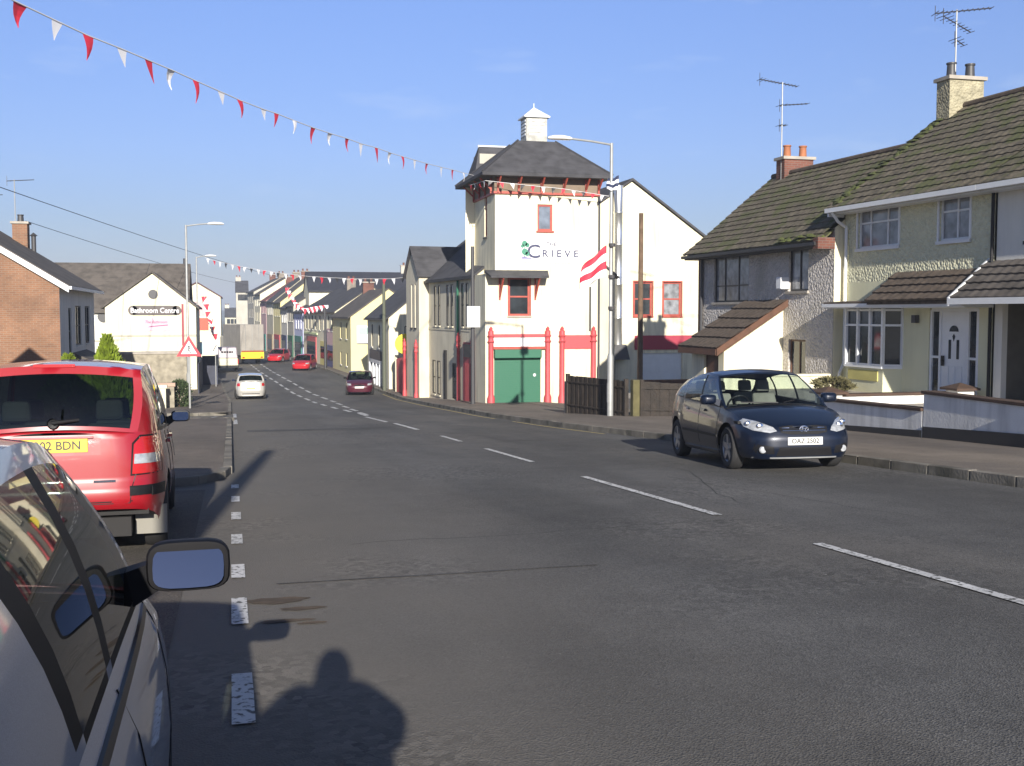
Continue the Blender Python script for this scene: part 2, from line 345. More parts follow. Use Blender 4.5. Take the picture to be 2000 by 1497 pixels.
m_kerb=mat('kerb_stone',(.19,.175,.15),.9,var=.35,vs=1.6,bump=.4,bs=25,alt=(.09,.085,.07),alts=1.5,altlo=.5,althi=.62)
kerbline('kerb_right',[(kerbR(y)+.14-.0,y) for y in [-20,-8,0,8,16,19,22,25,28,32,36,41,46,53,60,68,82,100,130,160,200,260]][::-1])
kerbline('kerb_left',[(0,17.2+.0),(0,28),(0,37.2)])
kerbline('kerb_bay_end',[(-2.4,14.9),(-1.2,15.15),(-.45,15.7),(-.1,16.4),(-.02,17.2)])
kerbline('kerb_bay',[(-2.4,-20),(-2.4,0),(-2.4,14.9)])
kerbline('kerb_junction',[(-8,37.9),(-1.4,37.8),(-.3,37.5),(0,37.2)][::-1][::-1])
kerbline('kerb_far_left',[(-8,42.6),(-1.2,42.7),(-.2,43.2),(0,44)]+[(kerbL(y),y) for y in (52,60,80,100,130,160,200,260)])
sheet('pavement_right',lambda y:kerbR(y)+.14,lambda y:interp([(0,13.1),(15,12.75),(22,13.3),(30,13.5),(34,14),(45,14),(60,12),(300,12)],y) if y<60 else kerbR(y)+3,-20,260,.11,m_pave)
sheet('pavement_left',lambda y:-3.6,lambda y:-.14 if y>17.2 else interp([(14.9,-2.5),(15.15,-1.3),(15.7,-.55),(16.4,-.2),(17.2,-.14)],y),14.9,37.6,.11,m_pave,step=.25)
sheet('pavement_bayside',C(-4.2),C(-2.54),-20,14.9,.11,m_pave)
sheet('pavement_far_left',lambda y:kerbL(y)-4.5,lambda y:kerbL(y)-.14,42.9,260,.11,m_pave)
sheet('bay_surface',C(-2.38),C(-.35),-8,14.9,.004,asphalt('bay_asphalt',(.105,.095,.082),(.14,.122,.096),.5),n=4)
# markings
def mark(name, quads, m, h=.009):
    b=MB()
    for q in quads:
        n=8; rows=[]
        (x0,y0,x1,y1,w)=q; d=Vector((x1-x0,y1-y0)); s=Vector((d.y,-d.x)).normalized()*w/2
        for i in range(n+1):
            t=i/n; c=Vector((x0,y0))+d*t; j=random.uniform(-.008,.008) 
            rows.append([(c.x-s.x*(1+j),c.y-s.y,gz(c.y)+h),(c.x+s.x*(1-j*2),c.y+s.y,gz(c.y)+h)])
        b.grid(rows)
    o=b.build(name,m,recalc=False)
    if o.data.polygons[0].normal.z<0: o.data.flip_normals()
    return tag(o,kind='structure')
cl=[(-7,-3),(-.5,3.2),(4.2,8.31),(10.27,14.69),(17.41,20.85),(23.2,25.5)]
mark('road_marking_centre',[(4.8,a,4.8,b,.10) for a,b in cl]+[(4.75,28.6,4.72,32.6,.13),(4.62,33.6,4.5,38,.13)],m_line)
far=[]
y=39.0
while y<120:
    c=4.75+cxo(y)
    g=min(1.0,(y-36)/20)*.55
    far+= [(c-g,y,c-g+cxo(y+2.6)-cxo(y),y+2.6,.17),(c+g-.05,y+1,c+g-.05+cxo(y+3.6)-cxo(y),y+3.6,.17)]; y+=4.4
mark('road_marking_pair',far,m_line)
bay=[(0.03,a,0.03,a+l,.10) for a,l in ((-3.6,1),(-1.5,1),(.55,1),(2.6,1.0),(4.75,.82),(6.7,.8),(8.25,.6),(9.95,.6),(11.65,.62),(13.3,.62),(14.9,.5))]
mark('road_marking_bay',bay,m_line)
mark('road_marking_junction',[(.12,34.5,.12,38.0,.12),(.12,40,.12,44,.12),(-.9,36.5,-.5,38.3,.1),(-.9,39.4,-.5,41.4,.1)],m_line,.013)
yl=[(kerbR(y)-.2,y,kerbR(y+1.5)-.2,y+1.5,.09) for y in [24.4+1.5*i for i in range(5)]]+[(kerbR(y)-.2,y,kerbR(y+1.5)-.2,y+1.5,.09) for y in [34+1.5*i for i in range(22)]]
mark('road_marking_yellow',yl,m_yline)
m_rep=asphalt('repair_asphalt',(.092,.090,.088),(.104,.10,.096),.3); m_stain=mat('brown_road_stain',(.085,.062,.042),.9,var=.4,vs=7)
def blob(name,cx,cy,rx,ry,m,h=.0045,seed=0,rect=False):
    rs=random.Random(seed); c=[]; n=40
    for i in range(n):
        t=2*math.pi*i/n; r=1+.10*math.sin(3*t+seed)+.08*math.sin(7*t+seed*2)+rs.uniform(-.05,.05)
        if rect: ct,st=math.cos(t),math.sin(t); q=1/max(abs(ct),abs(st)); x,y=cx+rx*ct*q+rs.uniform(-.01,.01),cy+ry*st*q+rs.uniform(-.012,.012)
        else: x,y=cx+rx*r*math.cos(t),cy+ry*r*math.sin(t)
        c.append((x,y,gz(y)+h))
    b=MB(); b.poly(c); o=b.build(name,m,recalc=False)
    if o.data.polygons[0].normal.z<0: o.data.flip_normals()
    return tag(o,kind='structure')
blob('road_repair_trench',2.4,30.2,2.0,.45,m_rep,seed=3,rect=True); blob('road_repair_square',6.6,24.0,.9,1.1,m_rep,seed=5,rect=True); blob('road_repair_strip',1.5,7.95,1.2,.018,m_rep,seed=6,rect=True)
for i,(x,y,rx,ry) in enumerate(((.27,7.35,.20,.10),(.42,7.05,.14,.05),(.30,6.72,.16,.04),(.45,6.62,.09,.03))): blob('road_stain',x,y,rx,ry,m_stain,h=.006,seed=i)
cb_=MB()
for (x,y,dx,dy,n) in ((1.0,9.6,.25,.03,16),(5.5,11,.06,.35,14),(3.2,16,.3,.06,12),(6.6,9.5,-.05,.3,16)):
    p=Vector((x,y))
    for k in range(n):
        q=p+Vector((dx+random.uniform(-.08,.08),dy+random.uniform(-.08,.08))); d=(q-p).normalized(); e=Vector((d.y,-d.x))*.004
        cb_.poly([(p.x-e.x,p.y-e.y,gz(p.y)+.0035),(q.x-e.x,q.y-e.y,gz(q.y)+.0035),(q.x+e.x,q.y+e.y,gz(q.y)+.0035),(p.x+e.x,p.y+e.y,gz(p.y)+.0035)]); p=q
tag(cb_.build('road_cracks',mat('crack_filler',(.03,.03,.03),.9),recalc=False),kind='structure')
# far hills
hb=MB(); rows=[]
for i in range(41):
    x=-1600+80*i; t=i/40
    hh=14+22*math.sin(t*9+1)*math.sin(t*4)+12*math.sin(t*23)
    rows.append([(x,1500,-9),(x,1650,max(2,hh*.7)),(x,1900,max(6,hh+8)),(x,2100,-9)])
hb.grid(rows); tag(hb.build('hills',mat('far_hill',(.06,.085,.05),1,var=.3,vs=.01),smoothed=True),kind='structure')

# ------------------------------------------------------------------ building helpers
class Fr:      # facade frame: o = near front corner, u along the street, n outward
    def __init__(s,o,u,n): s.o=Vector((o[0],o[1])); s.u=Vector(u).normalized(); s.n=Vector(n).normalized()
    def __call__(s,a,b,z): p=s.o+s.u*a-s.n*b; return Vector((p.x,p.y,z))      # b = depth behind facade
def panel(mb, fr, a0,a1,z0,z1, holes=(), rev=.1, b=0):
    xs=sorted({a0,a1,*[v for h in holes for v in h[:2]]}); zs=sorted({z0,z1,*[v for h in holes for v in h[2:4]]})
    for i in range(len(xs)-1):
        for j in range(len(zs)-1):
            cx,cz=(xs[i]+xs[i+1])/2,(zs[j]+zs[j+1])/2
            if any(h[0]<cx<h[1] and h[2]<cz<h[3] for h in holes): continue
            mb.poly([fr(xs[i],b,zs[j]),fr(xs[i+1],b,zs[j]),fr(xs[i+1],b,zs[j+1]),fr(xs[i],b,zs[j+1])])
    for h in holes:
        p=[(h[0],h[2]),(h[1],h[2]),(h[1],h[3]),(h[0],h[3])]
        for k in range(4):
            (x,z),(x2,z2)=p[k],p[(k+1)%4]; mb.poly([fr(x,b,z),fr(x2,b,z2),fr(x2,b+rev,z2),fr(x,b+rev,z)])
def fbox(mb, fr, a0,a1,b0,b1,z0,z1):
    return mb.hexa([fr(a0,b0,z0),fr(a1,b0,z0),fr(a1,b1,z0),fr(a0,b1,z0),fr(a0,b0,z1),fr(a1,b0,z1),fr(a1,b1,z1),fr(a0,b1,z1)])
def window(parent, fr, h, mf, mg=None, fw=.06, vs=(), hs=(), sill=None, rev=.1, b=0, name='window', proud=0, detail=True):
    a0,a1,z0,z1=h; f=MB(); q=b+rev
    fbox(f,fr,a0,a0+fw,q-.05,q,z0,z1); fbox(f,fr,a1-fw,a1,q-.05,q,z0,z1); fbox(f,fr,a0+fw,a1-fw,q-.05,q,z0,z0+fw); fbox(f,fr,a0+fw,a1-fw,q-.05,q,z1-fw,z1)
    for v in vs: x=a0+(a1-a0)*v; fbox(f,fr,x-fw*.4,x+fw*.4,q-.047,q-.003,z0+fw,z1-fw)
    for v in hs: z=z0+(z1-z0)*v; fbox(f,fr,a0+fw,a1-fw,q-.044,q-.006,z-fw*.4,z+fw*.4)
    if proud:
        fbox(f,fr,a0-proud,a0,b-.03,b+.01,z0-proud,z1+proud); fbox(f,fr,a1,a1+proud,b-.03,b+.01,z0-proud,z1+proud)
        fbox(f,fr,a0,a1,b-.03,b+.01,z1,z1+proud); fbox(f,fr,a0,a1,b-.03,b+.01,z0-proud,z0)
    w=f.build(name,mf,parent)
    g=MB(); g.poly([fr(a0+.01,q-.02,z0+.01),fr(a1-.01,q-.02,z0+.01),fr(a1-.01,q-.02,z1-.01),fr(a0+.01,q-.02,z1-.01)]); g.build('pane',mg or m_glasshouse,w)
    if sill: s=MB(); fbox(s,fr,a0-.06,a1+.06,b-.07,b+rev-.055,z0-.08,z0-.002); s.build('sill',sill,w)
    return w
def roof_prism(mb, fr, a0,a1, b_e0, z_e, b_r, z_r, b_e1, z_e1=None, th=.10):
    z_e1=z_e if z_e1 is None else z_e1
    for (ba,za,bb,zb) in ((b_e0,z_e,b_r,z_r),(b_e1,z_e1,b_r,z_r)):
        mb.hexa([fr(a0,ba,za),fr(a1,ba,za),fr(a1,bb,zb),fr(a0,bb,zb),fr(a0,ba,za+th),fr(a1,ba,za+th),fr(a1,bb,zb+th),fr(a0,bb,zb+th)])
def tiled_slope(mb, fr, a0,a1,b_e,z_e,b_r,z_r,n=14,step=.075,h=.034,sag=0):
    k=int((a1-a0)/step); rows=[]
    L=math.hypot(b_r-b_e,z_r-z_e); nx,nz=-(z_r-z_e)/L,(b_r-b_e)/L
    if nz<0: nx,nz=-nx,-nz
    prof=[]
    for i in range(n): prof += [(i/n,-.02 if i==0 else 0.0),(i/n+.0005,h),((i+1)/n-.0005,.004)]
    for t,e in prof:
        row=[]
        for j in range(k+1):
            a=a0+(a1-a0)*j/k; w=.022*abs(math.sin(j*math.pi/4+ .4)) + e + .008*math.sin(a*1.7+t*9)
            row.append(fr(a,b_e+(b_r-b_e)*t+nx*w, z_e+(z_r-z_e)*t+nz*w))
        rows.append(row)
    mb.grid(rows)
def chimney(parent, c, w, d, z0, z1, m, pots=2, potm=None, capm=None, potl=.32):
    b=MB(); b.box(c[0]-w/2,c[0]+w/2,c[1]-d/2,c[1]+d/2,z0,z1); ch=b.build('chimney',m,parent)
    k=MB(); k.box(c[0]-w/2-.07,c[0]+w/2+.07,c[1]-d/2-.07,c[1]+d/2+.07,z1+.0,z1+.1); k.build('chimney_cap',capm or m_concrete,ch)
    for i in range(pots):
        p=MB(); px=c[0]+(w*.55*(i/(pots-1)-.5) if pots>1 else 0)*(1 if w>=d else 0); py=c[1]+(d*.55*(i/(pots-1)-.5) if pots>1 else 0)*(0 if w>=d else 1)
        p.lathe([(0,z1+.1),(.14,z1+.1),(.12,z1+.1+potl*.85),(.145,z1+.1+potl*.9),(.145,z1+.1+potl),(.09,z1+.1+potl),(.09,z1+.12)],(px,py,0),n=12); p.build('chimney_pot',potm or m_brickr,ch,smoothed=True)
    return ch
def gable_pts(fr,a,b0,b1,z0,ze,zr,br,ze1=None): return [fr(a,b0,z0),fr(a,b1,z0),fr(a,b1,ze if ze1 is None else ze1),fr(a,br,zr),fr(a,b0,ze)]
HOUSES=[]
def row_house(label, o, u, n, length, depth, zb, ze, zr, mw, mr, win=(), sills=None, frame=None, name='terraced_house', cat='house', group=None, chim=(), mgab=None, over=.2, extras=None, gutter=m_trim, ridge_b=None, rev=.1):
    fr=Fr(o,u,n); root=thing(name,label,cat,fr(0,0,zb),group); rb=depth/2 if ridge_b is None else ridge_b
    holes=[w[:4] for w in win]
    b=MB(); panel(b,fr,0,length,zb,ze,holes,rev); b.poly([fr(0,depth,zb),fr(length,depth,zb),fr(length,depth,ze),fr(0,depth,ze)]); b.poly([fr(0,0,ze),fr(length,0,ze),fr(length,depth,ze),fr(0,depth,ze)])
    if not mgab: 
        for a in (0,length): b.poly(gable_pts(fr,a,0,depth,zb,ze,zr,rb))
    b.build('wall',mw,root)
    if mgab:
        for a in (0,length):
            g=MB(); g.poly(gable_pts(fr,a,0,depth,zb,ze,zr,rb)); g.build('gable_wall',mgab,root)
    r=MB(); sl=(zr-ze)/rb; roof_prism(r,fr,-.12,length+.12,-over,ze-sl*over+.02,rb,zr+.02,depth+over,ze-(zr-ze)/(depth-rb)*over+.02); r.build('roof',mr,root)
    g=MB(); z=ze-sl*over; fbox(g,fr,-.1,length+.1,-over-.09,-over+.01,z-.04,z+.08); g.build('gutter',gutter,root)
    for w in win:
        window(root,fr,w[:4],(w[4] if len(w)>4 and w[4] else frame or m_whitep),w[5] if len(w)>5 else None,vs=(.5,) if w[1]-w[0]>1 else (),hs=(.5,),sill=sills,rev=rev)
    for c in chim:
        p=fr(c[0],rb,0); chimney(root,(p.x,p.y),c[1] if len(c)>1 else .9,.6,zr-.5,zr+(c[2] if len(c)>2 else .9),c[3] if len(c)>3 else mw,pots=2)
    if extras: extras(root,fr)
    return root,fr
def door(parent, fr, a0,a1,z0,z1,m,b=0,name='door',handle=True):
    d=MB(); fbox(d,fr,a0,a1,b-.03,b+.02,z0,z1)
    for q in (.12,.55): fbox(d,fr,a0+(a1-a0)*.18,a1-(a1-a0)*.18,b-.045,b-.028,z0+(z1-z0)*q,z0+(z1-z0)*(q+.33))
    o=d.build(name,m,parent,bevel=.008)
    if handle: h=MB(); h.tube(fr(a0+.1,b-.08,z0+1.0),fr(a0+.1,b-.03,z0+1.0),.02); h.build('handle',m_chrome,o)
    return o
RU,RN=(-.045,1),(-1,-.045)      # right-hand side of the street: along +Y, facing -X

# ------------------------------------------------------------------ right: pale green house
h2=thing('terraced_house','pale green pebbledashed two storey house with white bay window and white front door','house',(17.13,22,-.55))
f2=Fr((17.13,22),RU,RN)
w2=[(.85,1.95,3.27,4.42),(3.55,5.35,3.27,4.38)]
b=MB(); panel(b,f2,0,5.97,2.35,4.72,w2,.1)
b.build('upper_wall',m_dashg,h2)
b=MB(); dr=(.45,2.25,-.55,1.62); panel(b,f2,0,5.97,-2.2,2.352,[dr],.12)
b.poly([f2(5.97,0,-2.2),f2(5.97,8,-2.2),f2(5.97,8,4.72),f2(5.97,3.6,7.35),f2(5.97,0,4.72)]); b.poly([f2(0,8,-2.2),f2(5.97,8,-2.2),f2(5.97,8,4.72),f2(0,8,4.72)])
b.build('wall',m_greenwall,h2)
for w,v,hs in ((w2[0],(.45,),(.62,)),(w2[1],(.3,.72),(.62,))): window(h2,f2,w,m_whitep,m_curtain,vs=v,hs=hs,sill=m_whitep,proud=.06)
r=MB(); tiled_slope(r,f2,-.05,6.1,-.5,4.42,3.6,7.4,n=15); r.hexa([f2(-.05,-.47,4.33),f2(6.1,-.47,4.33),f2(6.1,3.6,7.3),f2(-.05,3.6,7.3),f2(-.05,-.47,4.37),f2(6.1,-.47,4.37),f2(6.1,3.6,7.36),f2(-.05,3.6,7.36)])
roof_prism(r,f2,-.05,6.1,3.6,7.36,3.61,7.37,8.3,4.4)
r.build('roof',m_tile,h2,smoothed=True,angle=30,recalc=False)
r=MB(); r.tube(f2(-.05,3.6,7.42),f2(6.1,3.6,7.42),.11,n=10); r.build('ridge_tiles',m_tileb,h2)
r=MB()
for i in range(80):
    t=random.random(); q=f2(6.08+random.uniform(-.25,.05),-.3+3.9*t,4.58+2.86*t); r.lathe([(0,.05),(.07,.03),(random.uniform(.1,.24),-.05)],q,n=7)
r.build('moss',m_moss,h2,smoothed=True)
g=MB(); fbox(g,f2,-.05,6.07,-.62,-.48,4.30,4.42); fbox(g,f2,-.02,6.05,-.46,-.01,4.26,4.30); fbox(g,f2,6.03,6.11,-.5,0,4.2,4.46); g.build('gutter',m_whitep,h2)
g=MB(); g.path([f2(5.8,-.55,4.3),f2(5.8,-.35,4.05),f2(5.8,-.08,3.9),f2(5.8,-.08,.1),f2(5.8,-.22,-.2),f2(5.8,-.22,-1.0)],.045,8); g.build('downpipe',m_whitep,h2,smoothed=True)
g=MB(); g.tube(f2(.02,-.06,-.5),f2(.02,-.06,4.28),.04); g.build('downpipe',m_trim,h2)
# door set
dd=MB(); fbox(dd,f2,.52,.57,.03,.09,-.55,1.6); 
z0,z1=-.52,1.58
for a in (.5,.86,1.86,2.2): fbox(dd,f2,a-.035,a+.035,.02,.10,z0,z1)
fbox(dd,f2,.5,2.2,.025,.095,z1-.04,z1+.04); fbox(dd,f2,.53,.83,.03,.09,.38,.44); fbox(dd,f2,1.89,2.17,.03,.09,.38,.44)
do=dd.build('door_frame',m_whitep,h2)
for a0,a1 in ((.53,.83),(1.89,2.17)): g=MB(); g.poly([f2(a0,.07,z0),f2(a1,.07,z0),f2(a1,.07,z1),f2(a0,.07,z1)]); g.build('side_pane',m_glasshouse,do)
d=MB(); fbox(d,f2,.9,1.83,.04,.08,z0,z1-.04); 
for i in range(3): fbox(d,f2,1.05+i*.24,1.2+i*.24,.025,.041,z0+.15,z0+.72)
dw=d.build('door',m_whitep,h2,bevel=.01)
g=MB()
for k in range(9):
    t0,t1=math.pi*k/9,math.pi*(k+1)/9; g.poly([f2(1.365,.036,1.05),f2(1.365+.17*math.cos(t0),.036,1.05+.15*math.sin(t0)),f2(1.365+.17*math.cos(t1),.036,1.05+.15*math.sin(t1))])
for a in (1.17,1.46): fbox(g,f2,a,a+.09,.033,.04,.38,.85)
g.poly([f2(1.31,.036,.93),f2(1.365,.036,.80),f2(1.42,.036,.93),f2(1.365,.036,1.0)])
g.build('door_glass',m_glasshouse,dw)
g=MB(); fbox(g,f2,1.7,1.76,-.02,.038,.30,.36); fbox(g,f2,1.68,1.78,.0,.02,.2,.45); g.build('handle',m_trim,dw)
# bay window
bw=MB(); A0,A1,Z0,Z1,PB=3.3,5.45,.10,1.62,.42
def bay(m,a0,a1,z0,z1,pb): 
    q=[(a0,0),(a0+.25,-pb),(a1-.25,-pb),(a1,0)]
    for i in range(3): m.poly([f2(q[i][0],q[i][1],z0),f2(q[i+1][0],q[i+1][1],z0),f2(q[i+1][0],q[i+1][1],z1),f2(q[i][0],q[i][1],z1)])
    for z in (z0,z1): m.poly([f2(x,y_,z) for x,y_ in q])
bay(bw,A0,A1,-1.3,Z0-.06,PB-.02); bb=bw.build('bay_base',m_greenwall,h2)
bw=MB(); bay(bw,A0-.02,A1+.02,Z0-.06,Z0,PB+.05)
q=[Vector((A0,0)),Vector((A0+.25,-PB)),Vector((A1-.25,-PB)),Vector((A1,0))]
for i,nn in ((0,1),(1,3),(2,1)):
    for k in range(0 if i==0 else 1,nn+1):
        p=q[i]+(q[i+1]-q[i])*(k/nn); bw.tube(f2(p.x,p.y,Z0),f2(p.x,p.y,Z1),.055,n=4)
    for z in (Z0+.03,Z0+1.08,Z1-.04): bw.tube(f2(q[i].x,q[i].y,z),f2(q[i+1].x,q[i+1].y,z),.038,n=4)
bo=bw.build('bay_window',m_whitep,h2)
bw=MB(); bay(bw,A0+.03,A1-.03,Z0,Z1,PB-.03); bw.build('pane',m_glasshouse,bo)
g=MB(); g.poly([f2(3.8,-PB-.0,-.28),f2(5.0,-PB-.0,-.28),f2(5.0,-PB-.0,.02),f2(3.8,-PB,.02)]); 
g=MB(); fbox(g,f2,3.75,5.08,-PB-.01,-PB+.03,-.30,-.02); g.build('panel',mat('yellow_panel',(.50,.45,.16),.8,var=.15,vs=2),h2)  # yellowish glow under the bay, put into the colour of a thin slab
# porch canopy
c=MB(); fbox(c,f2,-.02,5.75,-.80,-.0,1.63,1.70); fbox(c,f2,-.02,5.75,-.86,-.78,1.66,1.75); c.build('canopy',m_whitep,h2)
c=MB(); tiled_slope(c,f2,.02,3.6,-.95,1.80,-.02,2.55,n=4,h=.05); c.hexa([f2(.02,-.9,1.72),f2(3.6,-.9,1.72),f2(3.6,0,1.72),f2(.02,0,1.72),f2(.02,-.9,1.78),f2(3.6,-.9,1.78),f2(3.6,0,2.5),f2(.02,0,2.5)])
c.hexa([f2(3.6,-.83,1.72),f2(5.7,-.83,1.72),f2(5.7,0,1.72),f2(3.6,0,1.72),f2(3.6,-.83,1.8),f2(5.7,-.83,1.8),f2(5.7,0,1.84),f2(3.6,0,1.84)])
c.build('canopy_roof',m_tileb,h2,smoothed=True,angle=30,recalc=False)
g=MB(); g.box(*sorted((f2(2.7,-.14,0).x,f2(2.7,-.02,0).x)),f2(2.62,0,0).y,f2(2.78,0,0).y,1.25,1.45); g.build('porch_lamp',m_rust,h2)
pch=chimney(h2,(20.5,28.0),1.12,.6,6.2,8.15,mat('cream_roughcast_stack',(.36,.33,.23),.95,var=.25,vs=4,bump=1,bs=14,vor=True),pots=2,potm=m_rust,potl=.42)

# ------------------------------------------------------------------ grey pebbledashed house
h1=thing('terraced_house','grey pebbledashed house with dark window frames, mossy roof and lean-to porch','house',(16.55,28.0,-1.5))
f1=Fr((16.55,28.0),RU,RN)
w1=[(1.32,2.41,2.16,3.43),(4.85,7.28,1.87,3.44)]
dl=[(1.41,2.36,-.40,.71)]
b=MB(); panel(b,f1,0,8.2,-2.6,3.9,w1+dl,.12); b.poly([f1(8.2,0,-2.6),f1(8.2,7.6,-2.6),f1(8.2,7.6,3.9),f1(8.2,3.0,6.25),f1(8.2,0,3.9)]); b.poly([f1(0,7.6,-2.6),f1(8.2,7.6,-2.6),f1(8.2,7.6,3.9),f1(0,7.6,3.9)])
b.build('wall',m_dash,h1)
b=MB(); b.poly([f1(-.01,.0,-2.6),f1(-.01,3,-2.6),f1(-.01,3,6.2),f1(-.01,0,3.9)]); b.build('end_wall',m_cream,h1)
b=MB(); fbox(b,f1,8.12,8.26,-.10,.3,-2.6,3.75); b.build('corner_brickwork',m_brickr,h1)
window(h1,f1,w1[0],m_black,m_curtain,vs=(.5,),sill=m_concrete,rev=.12); window(h1,f1,w1[1],m_black,m_curtain,vs=(.33,.72),hs=(.35,),sill=m_concrete,rev=.12)
window(h1,f1,dl[0],m_brown,m_glasshouse,vs=(.45,),rev=.12)
r=MB(); tiled_slope(r,f1,.02,8.55,-.55,3.52,3.0,6.40,n=15); r.hexa([f1(.02,-.5,3.42),f1(8.52,-.5,3.42),f1(8.52,3.0,6.28),f1(.02,3.0,6.28),f1(.02,-.5,3.47),f1(8.52,-.5,3.47),f1(8.52,3.0,6.36),f1(.02,3.0,6.36)])
roof_prism(r,f1,.02,8.52,3.0,6.36,3.01,6.37,8.0,3.6)
r.build('roof',m_tile,h1,smoothed=True,angle=30,recalc=False)
r=MB(); r.tube(f1(.02,3.0,6.42),f1(8.55,3.0,6.42),.11,n=10); r.build('ridge_tiles',m_tileb,h1)
g=MB(); fbox(g,f1,0,8.52,-.66,-.54,3.40,3.50); fbox(g,f1,0,8.52,-.52,-.0,3.36,3.42); g.build('gutter',m_black,h1)
g=MB(); fbox(g,f1,-.10,.14,-.60,-.05,3.3,3.62); g.build('verge_brick',m_brickr,h1)
r=MB()
for i in range(30):
    q=f1(random.uniform(.1,2.0),-.55+random.uniform(0,.25),3.60+random.uniform(0,.12)); r.lathe([(0,.05),(.06,.03),(random.uniform(.08,.18),-.04)],q,n=7)
r.build('moss',m_moss,h1,smoothed=True)
g=MB(); g.tube(f1(8.05,-.08,3.4),f1(8.05,-.08,-2.3),.05); g.build('downpipe',m_rust,h1)
g=MB(); fbox(g,f1,2.35,2.65,-.30,-.0,2.22,2.60); g.build('burglar_alarm_box',m_whitep,h1,bevel=.03)
chimney(h1,(19.5,35.75),1.12,.6,4.9,6.9,m_brickr,pots=2,potm=mat('terracotta_pot',(.34,.13,.06),.8,var=.2),potl=.42)
# porch
pc=MB(); P0,P1,PB=2.69,4.85,2.0
pc.poly([f1(P0,0,-2.6),f1(P0,-PB,-2.6),f1(P0,-PB,.55),f1(P0,0,1.72)]); pc.poly([f1(P1,0,-2.6),f1(P1,-PB,-2.6),f1(P1,-PB,.55),f1(P1,0,1.72)])
panel(pc,f1,P0,P1,-2.6,.55,[(P0+.35,P0+1.3,-1.5,.4)],.12,b=-PB); pc.build('porch_wall',m_cream,h1)
door(h1,f1,P0+.35,P0+1.3,-1.5,.4,m_brown,b=-PB+.1)
pr=MB(); tiled_slope(pr,f1,P0-.25,P1+.25,-PB-.35,.42,0,1.90,n=5,h=.06); pr.hexa([f1(P0-.2,-PB-.3,.34),f1(P1+.2,-PB-.3,.34),f1(P1+.2,0,1.76),f1(P0-.2,0,1.76),f1(P0-.2,-PB-.3,.38),f1(P1+.2,-PB-.3,.38),f1(P1+.2,0,1.84),f1(P0-.2,0,1.84)])
pr.build('porch_roof',m_tileb,h1,smoothed=True,angle=30,recalc=False)
pr=MB(); pr.hexa([f1(P0-.28,-PB-.38,.22),f1(P0-.22,-PB-.38,.22),f1(P0-.22,.0,1.70),f1(P0-.28,.0,1.70),f1(P0-.28,-PB-.38,.44),f1(P0-.22,-PB-.38,.44),f1(P0-.22,.0,1.92),f1(P0-.28,.0,1.92)]); fbox(pr,f1,P0-.22,P1+.2,-PB-.4,-PB-.34,.24,.42); pr.build('porch_bargeboard',m_brown,h1)

# ------------------------------------------------------------------ white house with carport (right edge)
h3=thing('terraced_house','white rendered house with a dark recessed carport at the right edge','house',(17,13,-.3))
f3=Fr((17.68,9.8),RU,RN); LN=12.15
b=MB(); w3=[(9.3,11.2,3.1,4.4),(4,6,3.1,4.4)]; panel(b,f3,0,LN,2.3,4.72,w3,.1); panel(b,f3,0,LN,-1.8,2.301,[(6.2,11.9,-.5,1.75)],.15)
for a in (0,): b.poly([f3(a,0,-1.8),f3(a,8,-1.8),f3(a,8,4.72),f3(a,3.6,7.35),f3(a,0,4.72)])
b.poly([f3(0,8,-1.8),f3(LN,8,-1.8),f3(LN,8,4.72),f3(0,8,4.72)]); b.build('wall',m_white,h3)
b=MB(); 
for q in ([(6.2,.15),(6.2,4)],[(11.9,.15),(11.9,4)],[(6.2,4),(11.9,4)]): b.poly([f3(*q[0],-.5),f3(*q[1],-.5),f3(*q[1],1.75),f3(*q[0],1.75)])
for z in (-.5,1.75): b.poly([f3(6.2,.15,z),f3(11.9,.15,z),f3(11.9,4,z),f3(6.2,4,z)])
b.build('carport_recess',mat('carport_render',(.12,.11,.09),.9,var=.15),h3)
for w in w3: window(h3,f3,w,m_whitep,m_curtain,vs=(.5,),sill=m_black,proud=.05)
r=MB(); tiled_slope(r,f3,-.2,LN+.0,-.5,4.42,3.6,7.4,n=15); r.hexa([f3(-.2,-.47,4.33),f3(LN,-.47,4.33),f3(LN,3.6,7.3),f3(-.2,3.6,7.3),f3(-.2,-.47,4.37),f3(LN,-.47,4.37),f3(LN,3.6,7.36),f3(-.2,3.6,7.36)]); roof_prism(r,f3,-.2,LN,3.6,7.36,3.61,7.37,8.3,4.4)
r.build('roof',m_tile,h3,smoothed=True,angle=30,recalc=False)
r=MB(); r.tube(f3(-.2,3.6,7.42),f3(LN,3.6,7.42),.11,n=10); r.build('ridge_tiles',m_tileb,h3)
g=MB(); fbox(g,f3,-.2,LN,-.62,-.48,4.30,4.42); fbox(g,f3,-.2,LN,-.46,-.01,4.26,4.30); g.build('gutter',m_whitep,h3)
c=MB(); tiled_slope(c,f3,2,LN+.25,-1.05,1.82,-.02,2.7,n=5,h=.05); c.hexa([f3(2,-1.0,1.74),f3(LN+.2,-1.0,1.74),f3(LN+.2,0,1.74),f3(2,0,1.74),f3(2,-1.0,1.79),f3(LN+.2,-1.0,1.79),f3(LN+.2,0,2.62),f3(2,0,2.62)]); c.build('carport_roof',m_slate2,h3,smoothed=True,angle=30,recalc=False)
c=MB(); fbox(c,f3,2,LN+.2,-1.12,-1.04,1.70,1.84); c.hexa([f3(LN+.2,-1.12,1.66),f3(LN+.26,-1.12,1.66),f3(LN+.26,0,2.55),f3(LN+.2,0,2.55),f3(LN+.2,-1.12,1.86),f3(LN+.26,-1.12,1.86),f3(LN+.26,0,2.78),f3(LN+.2,0,2.78)]); c.build('carport_fascia',m_whitep,h3)

